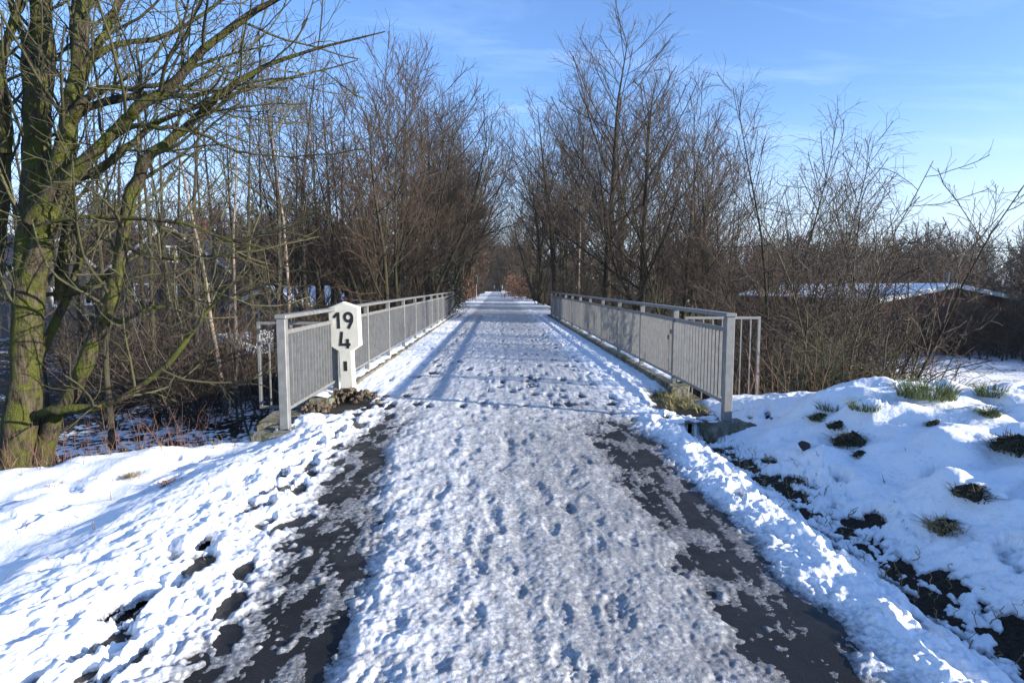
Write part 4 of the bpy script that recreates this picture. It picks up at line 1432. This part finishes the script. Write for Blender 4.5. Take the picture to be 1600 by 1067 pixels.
far_wood('dark bare wood along the skyline at the right', 330, 40, 170, 72, 140, (9, 12.5), 91, M['darktwig'])
thicket('dark bushes across the far end of the path', M['darktwig'], scatter(36, -8, 8.5, 150, 172, 16), 64, (3.0, 5.5))
far_wood('far wood closing the end of the path', 230, -26, 30, 150, 225, (11, 15), 92, M['darktwig'])
far_wood('bare trees right of the brick building, shading it', 90, 39.5, 58, 29, 46, (6.5, 9), 95, M['darktwig'])
far_wood('dark bare thicket hiding the right half of the brick building', 46, 27, 40, 36, 43, (3.0, 4.6), 96, M['darktwig'], lambda x, y: x > .765 * y)
far_wood('low dark scrub along the foot of the brick wall', 36, 22, 36, 39, 43.5, (1.6, 2.6), 97, M['darktwig'], lambda x, y: .58 * y < x < .80 * y)
far_wood('bare wood standing close behind the left grove', 80, -50, -11, 60, 76, (8.5, 12), 98, M['twig'], lambda x, y: x > -.8 * y)
far_wood('bare wood behind the right tree row', 130, 10, 50, 56, 110, (6.5, 10), 93, M['twigred'])
far_wood('bare wood far behind the houses at the left', 150, -85, -10, 66, 115, (9, 14), 94, M['twigred'])

# ------------------------------------------------------------------ buildings
def gable_house(name, label, x, y, rz, W, L, eave, ridge, wall, roofmat, wins, z0, snowroof=False, cat='house', chimney=None):
    """gable end faces -y local; W along x, L along y"""
    t = thing(name, label, cat, (x, y, z0), rz)
    MB().prism([(-W / 2, 0), (W / 2, 0), (W / 2, eave), (0, ridge), (-W / 2, eave)], 0, L).build('wall', wall, t)
    sl = (ridge - eave) / (W / 2)
    ov = .45
    rf = MB()
    for s in (-1, 1):
        poly = [(0, ridge + .04), (s * (W / 2 + ov), eave - ov * sl + .04), (s * (W / 2 + ov), eave - ov * sl + .22), (0, ridge + .22)]
        if s > 0: poly = poly[::-1]
        rf.prism(poly, -.35, L + .35)
    ro = rf.build('roof', roofmat, t)
    if snowroof:
        s2 = MB()
        for s in (-1, 1):
            poly = [(0, ridge + .225), (s * (W / 2 + ov - .05), eave - (ov - .05) * sl + .225), (s * (W / 2 + ov - .05), eave - (ov - .05) * sl + .28), (0, ridge + .30)]
            if s > 0: poly = poly[::-1]
            s2.prism(poly, -.30, L + .30)
        s2.build('roof_snow', M['roofsnow'], ro)
    for s in (-1, 1):   # white barge boards
        poly = [(0, ridge - .06), (s * (W / 2 + ov), eave - ov * sl - .06), (s * (W / 2 + ov), eave - ov * sl + .2), (0, ridge + .2)]
        if s > 0: poly = poly[::-1]
        MB().prism(poly, -.40, -.352).build('barge_board', M['whitewood'], t)
    for (wx, wz, ww, wh) in wins:
        f = MB().box(wx - ww / 2 - .09, wx + ww / 2 + .09, -.06, .02, wz - .09, wz + wh + .09)
        fo = f.build('window', M['whitewood'], t)
        for sx in (-1, 1):
            cx = wx + sx * ww / 4
            MB().box(cx - ww / 4 + .04, cx + ww / 4 - .04, -.075, -.055, wz + .04, wz + wh - .04).build('pane', M['glass'], fo)
        MB().box(wx - ww / 2 - .15, wx + ww / 2 + .15, -.14, -.061, wz - .14, wz - .092).build('sill', M['whitewood'], fo)
    if chimney:
        MB().box(chimney - .3, chimney + .3, L * .4, L * .4 + .6, ridge - .8, ridge + .9).build('chimney', M['brick'], ro)
    return t


hx = X_at(268, 50)
gable_house('house', 'dark slate-clad gabled house with small white windows behind the left grove', hx, 50, .15, 8.5, 10, 5.6, 9.0, M['slate'], M['slate'],
            [(-2.2, 3.1, 1.0, 1.2), (.4, 3.1, 1.0, 1.2), (2.6, 3.1, 1.0, 1.2), (-2.2, .6, 1.2, 1.3), (2.2, .6, 1.2, 1.3), (0, 6.2, .9, 1.1)], -2.6, False, chimney=1.2)
hx = X_at(90, 46)
gable_house('house', 'grey house with a long white eave behind the mossy tree', hx, 46, 1.45, 10, 11, 4.6, 7.6, M['palewall'], M['slate'],
            [(-3, 2.8, 1.1, 1.2), (0, 2.8, 1.1, 1.2), (3, 2.8, 1.1, 1.2), (-3, .5, 1.3, 1.4), (2.6, .5, 1.3, 1.4)], -2.6, False)
hx = X_at(418, 47)
gable_house('house', 'low grey house with snowy roof seen just above the left railing end', hx, 47, -.3, 6, 8, 2.6, 3.9, M['palewall'], M['slate'],
            [(-1.4, .8, 1.1, 1.3), (1.4, .8, 1.1, 1.3)], -2.6, True)
hx = X_at(345, 27)
gable_house('garden_shed', 'low grey garden shed with a snow-covered roof left of the railing', hx, 27, -.5, 3.0, 3.2, 1.9, 2.5, M['greywall'], M['slate'],
            [(.6, .8, .7, .8)], gz(hx, 27) - .1, True, 'shed')
hx = X_at(1487, 46)
b_house = gable_house('brick_building', 'low red-brown brick building with snow along its roof edge at the right', hx, 46, .22, 13, 18, 5.0, 6.05, M['brick'], M['slate'],
                      [], -4.55, True, 'building')
v, q = tubes([([(0, 0, 0), (0, 0, .5), (0, 0, .9)], [.09, .09, .09]), ([(0, 0, .9), (0, 0, .95), (0, 0, 1.0)], [.17, .17, .02])], 8)
link('vent_pipe', mesh_np('vent_pipe', v, q, mat=M['galv']), b_house, (.3, .6, 6.2))

# ------------------------------------------------------------------ things down the path
sx_, sy_ = X_at(744, 58), 58
sg = thing('signal_mast', 'thin grey mast with a dark signal head left of the far path', 'signal', (sx_, sy_, gz(sx_, sy_)))
v, q = tubes([([(0, 0, 0), (0, 0, 1.2), (0, 0, 2.6)], [.05, .045, .04])], 8)
link('mast', mesh_np('mast', v, q, mat=M['galv']), sg)
hd = MB().box(-.16, .16, -.08, .08, 1.75, 2.5, .03).build('signal_head', M['black'], sg)
MB().box(-.10, .10, -.16, -.081, 2.2, 2.32).build('hood', M['black'], hd)
px_, py_ = X_at(786, 76), 76
bo = thing('notice_board', 'small white board on two legs at the right of the far path', 'sign', (px_, py_, gz(px_, py_)))
MB().box(-.24, .24, -.02, .02, .62, .98, .01).build('board', M['signgrey'], bo)
for s in (-1, 1):
    MB().box(s * .18 - .03, s * .18 + .03, .021, .07, 0, .9).build('leg', M['darkbark'], bo)

# ------------------------------------------------------------------ dead stems on the left bank and leaf litter stems
def stems(n, region, h, seed, mat, label):
    rr = random.Random(seed); B = []
    for i in range(n):
        px, py = region(rr)
        x, y = px, py
        z = gz(x, y) + .02
        hh = h * rr.uniform(.4, 1.1); a = rr.uniform(0, 6.28); le = rr.uniform(.05, .6)
        p = [(x, y, z)]
        for k in range(1, 5):
            t = k / 4
            p.append((x + math.cos(a) * le * hh * t ** 1.5 + rr.gauss(0, .01), y + math.sin(a) * le * hh * t ** 1.5 + rr.gauss(0, .01), z + hh * t * (1 - .2 * le * t)))
        r0 = rr.uniform(.002, .0045)
        B.append((p, [r0, r0, r0 * .9, r0 * .7, r0 * .4]))
        for j in range(rr.randint(0, 3)):
            k = rr.randint(1, 3); b = rr.uniform(0, 6.28); l = hh * .3
            q = p[k]
            B.append(([q, (q[0] + math.cos(b) * l * .3, q[1] + math.sin(b) * l * .3, q[2] + l * .35), (q[0] + math.cos(b) * l * .5, q[1] + math.sin(b) * l * .5, q[2] + l * .8)], [r0 * .6, r0 * .5, r0 * .3]))
    v, q = tubes(B, 3)
    o = link('dead_weeds', mesh_np('dead_weeds', v, q, mat=M[mat]))
    tag(o, label, 'weeds', kind='stuff')


def edge_band(x0, x1, a, b):
    def f(rr):
        x = rr.uniform(x0, x1)
        return x, float(yedge(np.array([x]))[0]) + rr.uniform(a, b)
    return f


stems(230, edge_band(-6.2, -3.3, -.3, .9), .55, 1, 'weed', 'reddish dead weed stems along the edge of the left bank')
stems(120, edge_band(-4.6, -2.7, -.5, .3), .18, 2, 'drygrass', 'short straw stems along the left bank edge by the railing')
stems(40, lambda rr: (rr.uniform(-5.5, -2.2), rr.uniform(2.5, 5.2)), .16, 3, 'weed', 'single dead stalks poking through the left snow')
stems(30, lambda rr: (rr.uniform(2.4, 5.5), rr.uniform(2.5, 6.5)), .12, 4, 'weed', 'single dead stalks poking through the right snow')
stems(160, lambda rr: (2.4 + rr.gauss(0, .16), rr.uniform(2.3, 7)), .09, 6, 'drygrass', 'withered grass bits in the ditch right of the path')
stems(130, lambda rr: (rr.uniform(3.4, 7.5), rr.uniform(8.3, 10.5)), .9, 5, 'weed', 'dead bramble stems behind the right wing panel and mound')

# ------------------------------------------------------------------ trees standing to the right, out of the picture, whose shade falls into it
for i, (x, y, ms, s, a) in enumerate([(26, -9.5, poleA, .8, 0.3), (34, -7.5, poleC, .8, 2.0), (30, -3, poleA, .75, 2.6), (22, -14, poleC, .75, 1.9)]):
    place(ms, 'shade_tree', 'slender bare tree standing right of the viewer, %s from the path' % ('third', 'fourth', 'second', 'first')[i], x, y, s, a, 'trees right of the viewer')
thicket('brushwood right of the viewer beside the snow mound', M['twig'], scatter(34, 7.2, 12, -3.0, 5.0, 9, lambda x, y: y < .8 * x - 2.4), 58, (1.0, 1.6), 1.2)


# ------------------------------------------------------------------ thin winter haze over the whole place
hm_, ht_, hb_ = new_mat('haze')
ht_.nodes.remove(hb_)
vp = node(ht_, 'ShaderNodeVolumePrincipled', Density=0.00018, Anisotropy=0.1)
vp.inputs['Color'].default_value = (0.86, 0.92, 1.0, 1)
ht_.links.new(vp.outputs[0], ht_.nodes['Material Output'].inputs['Volume'])
hz_o = MB().box(-950, 950, -230, 1850, -8.0, 24.0).build('haze', hm_)
tag(hz_o, 'thin pale winter haze in the air', 'haze', kind='stuff')
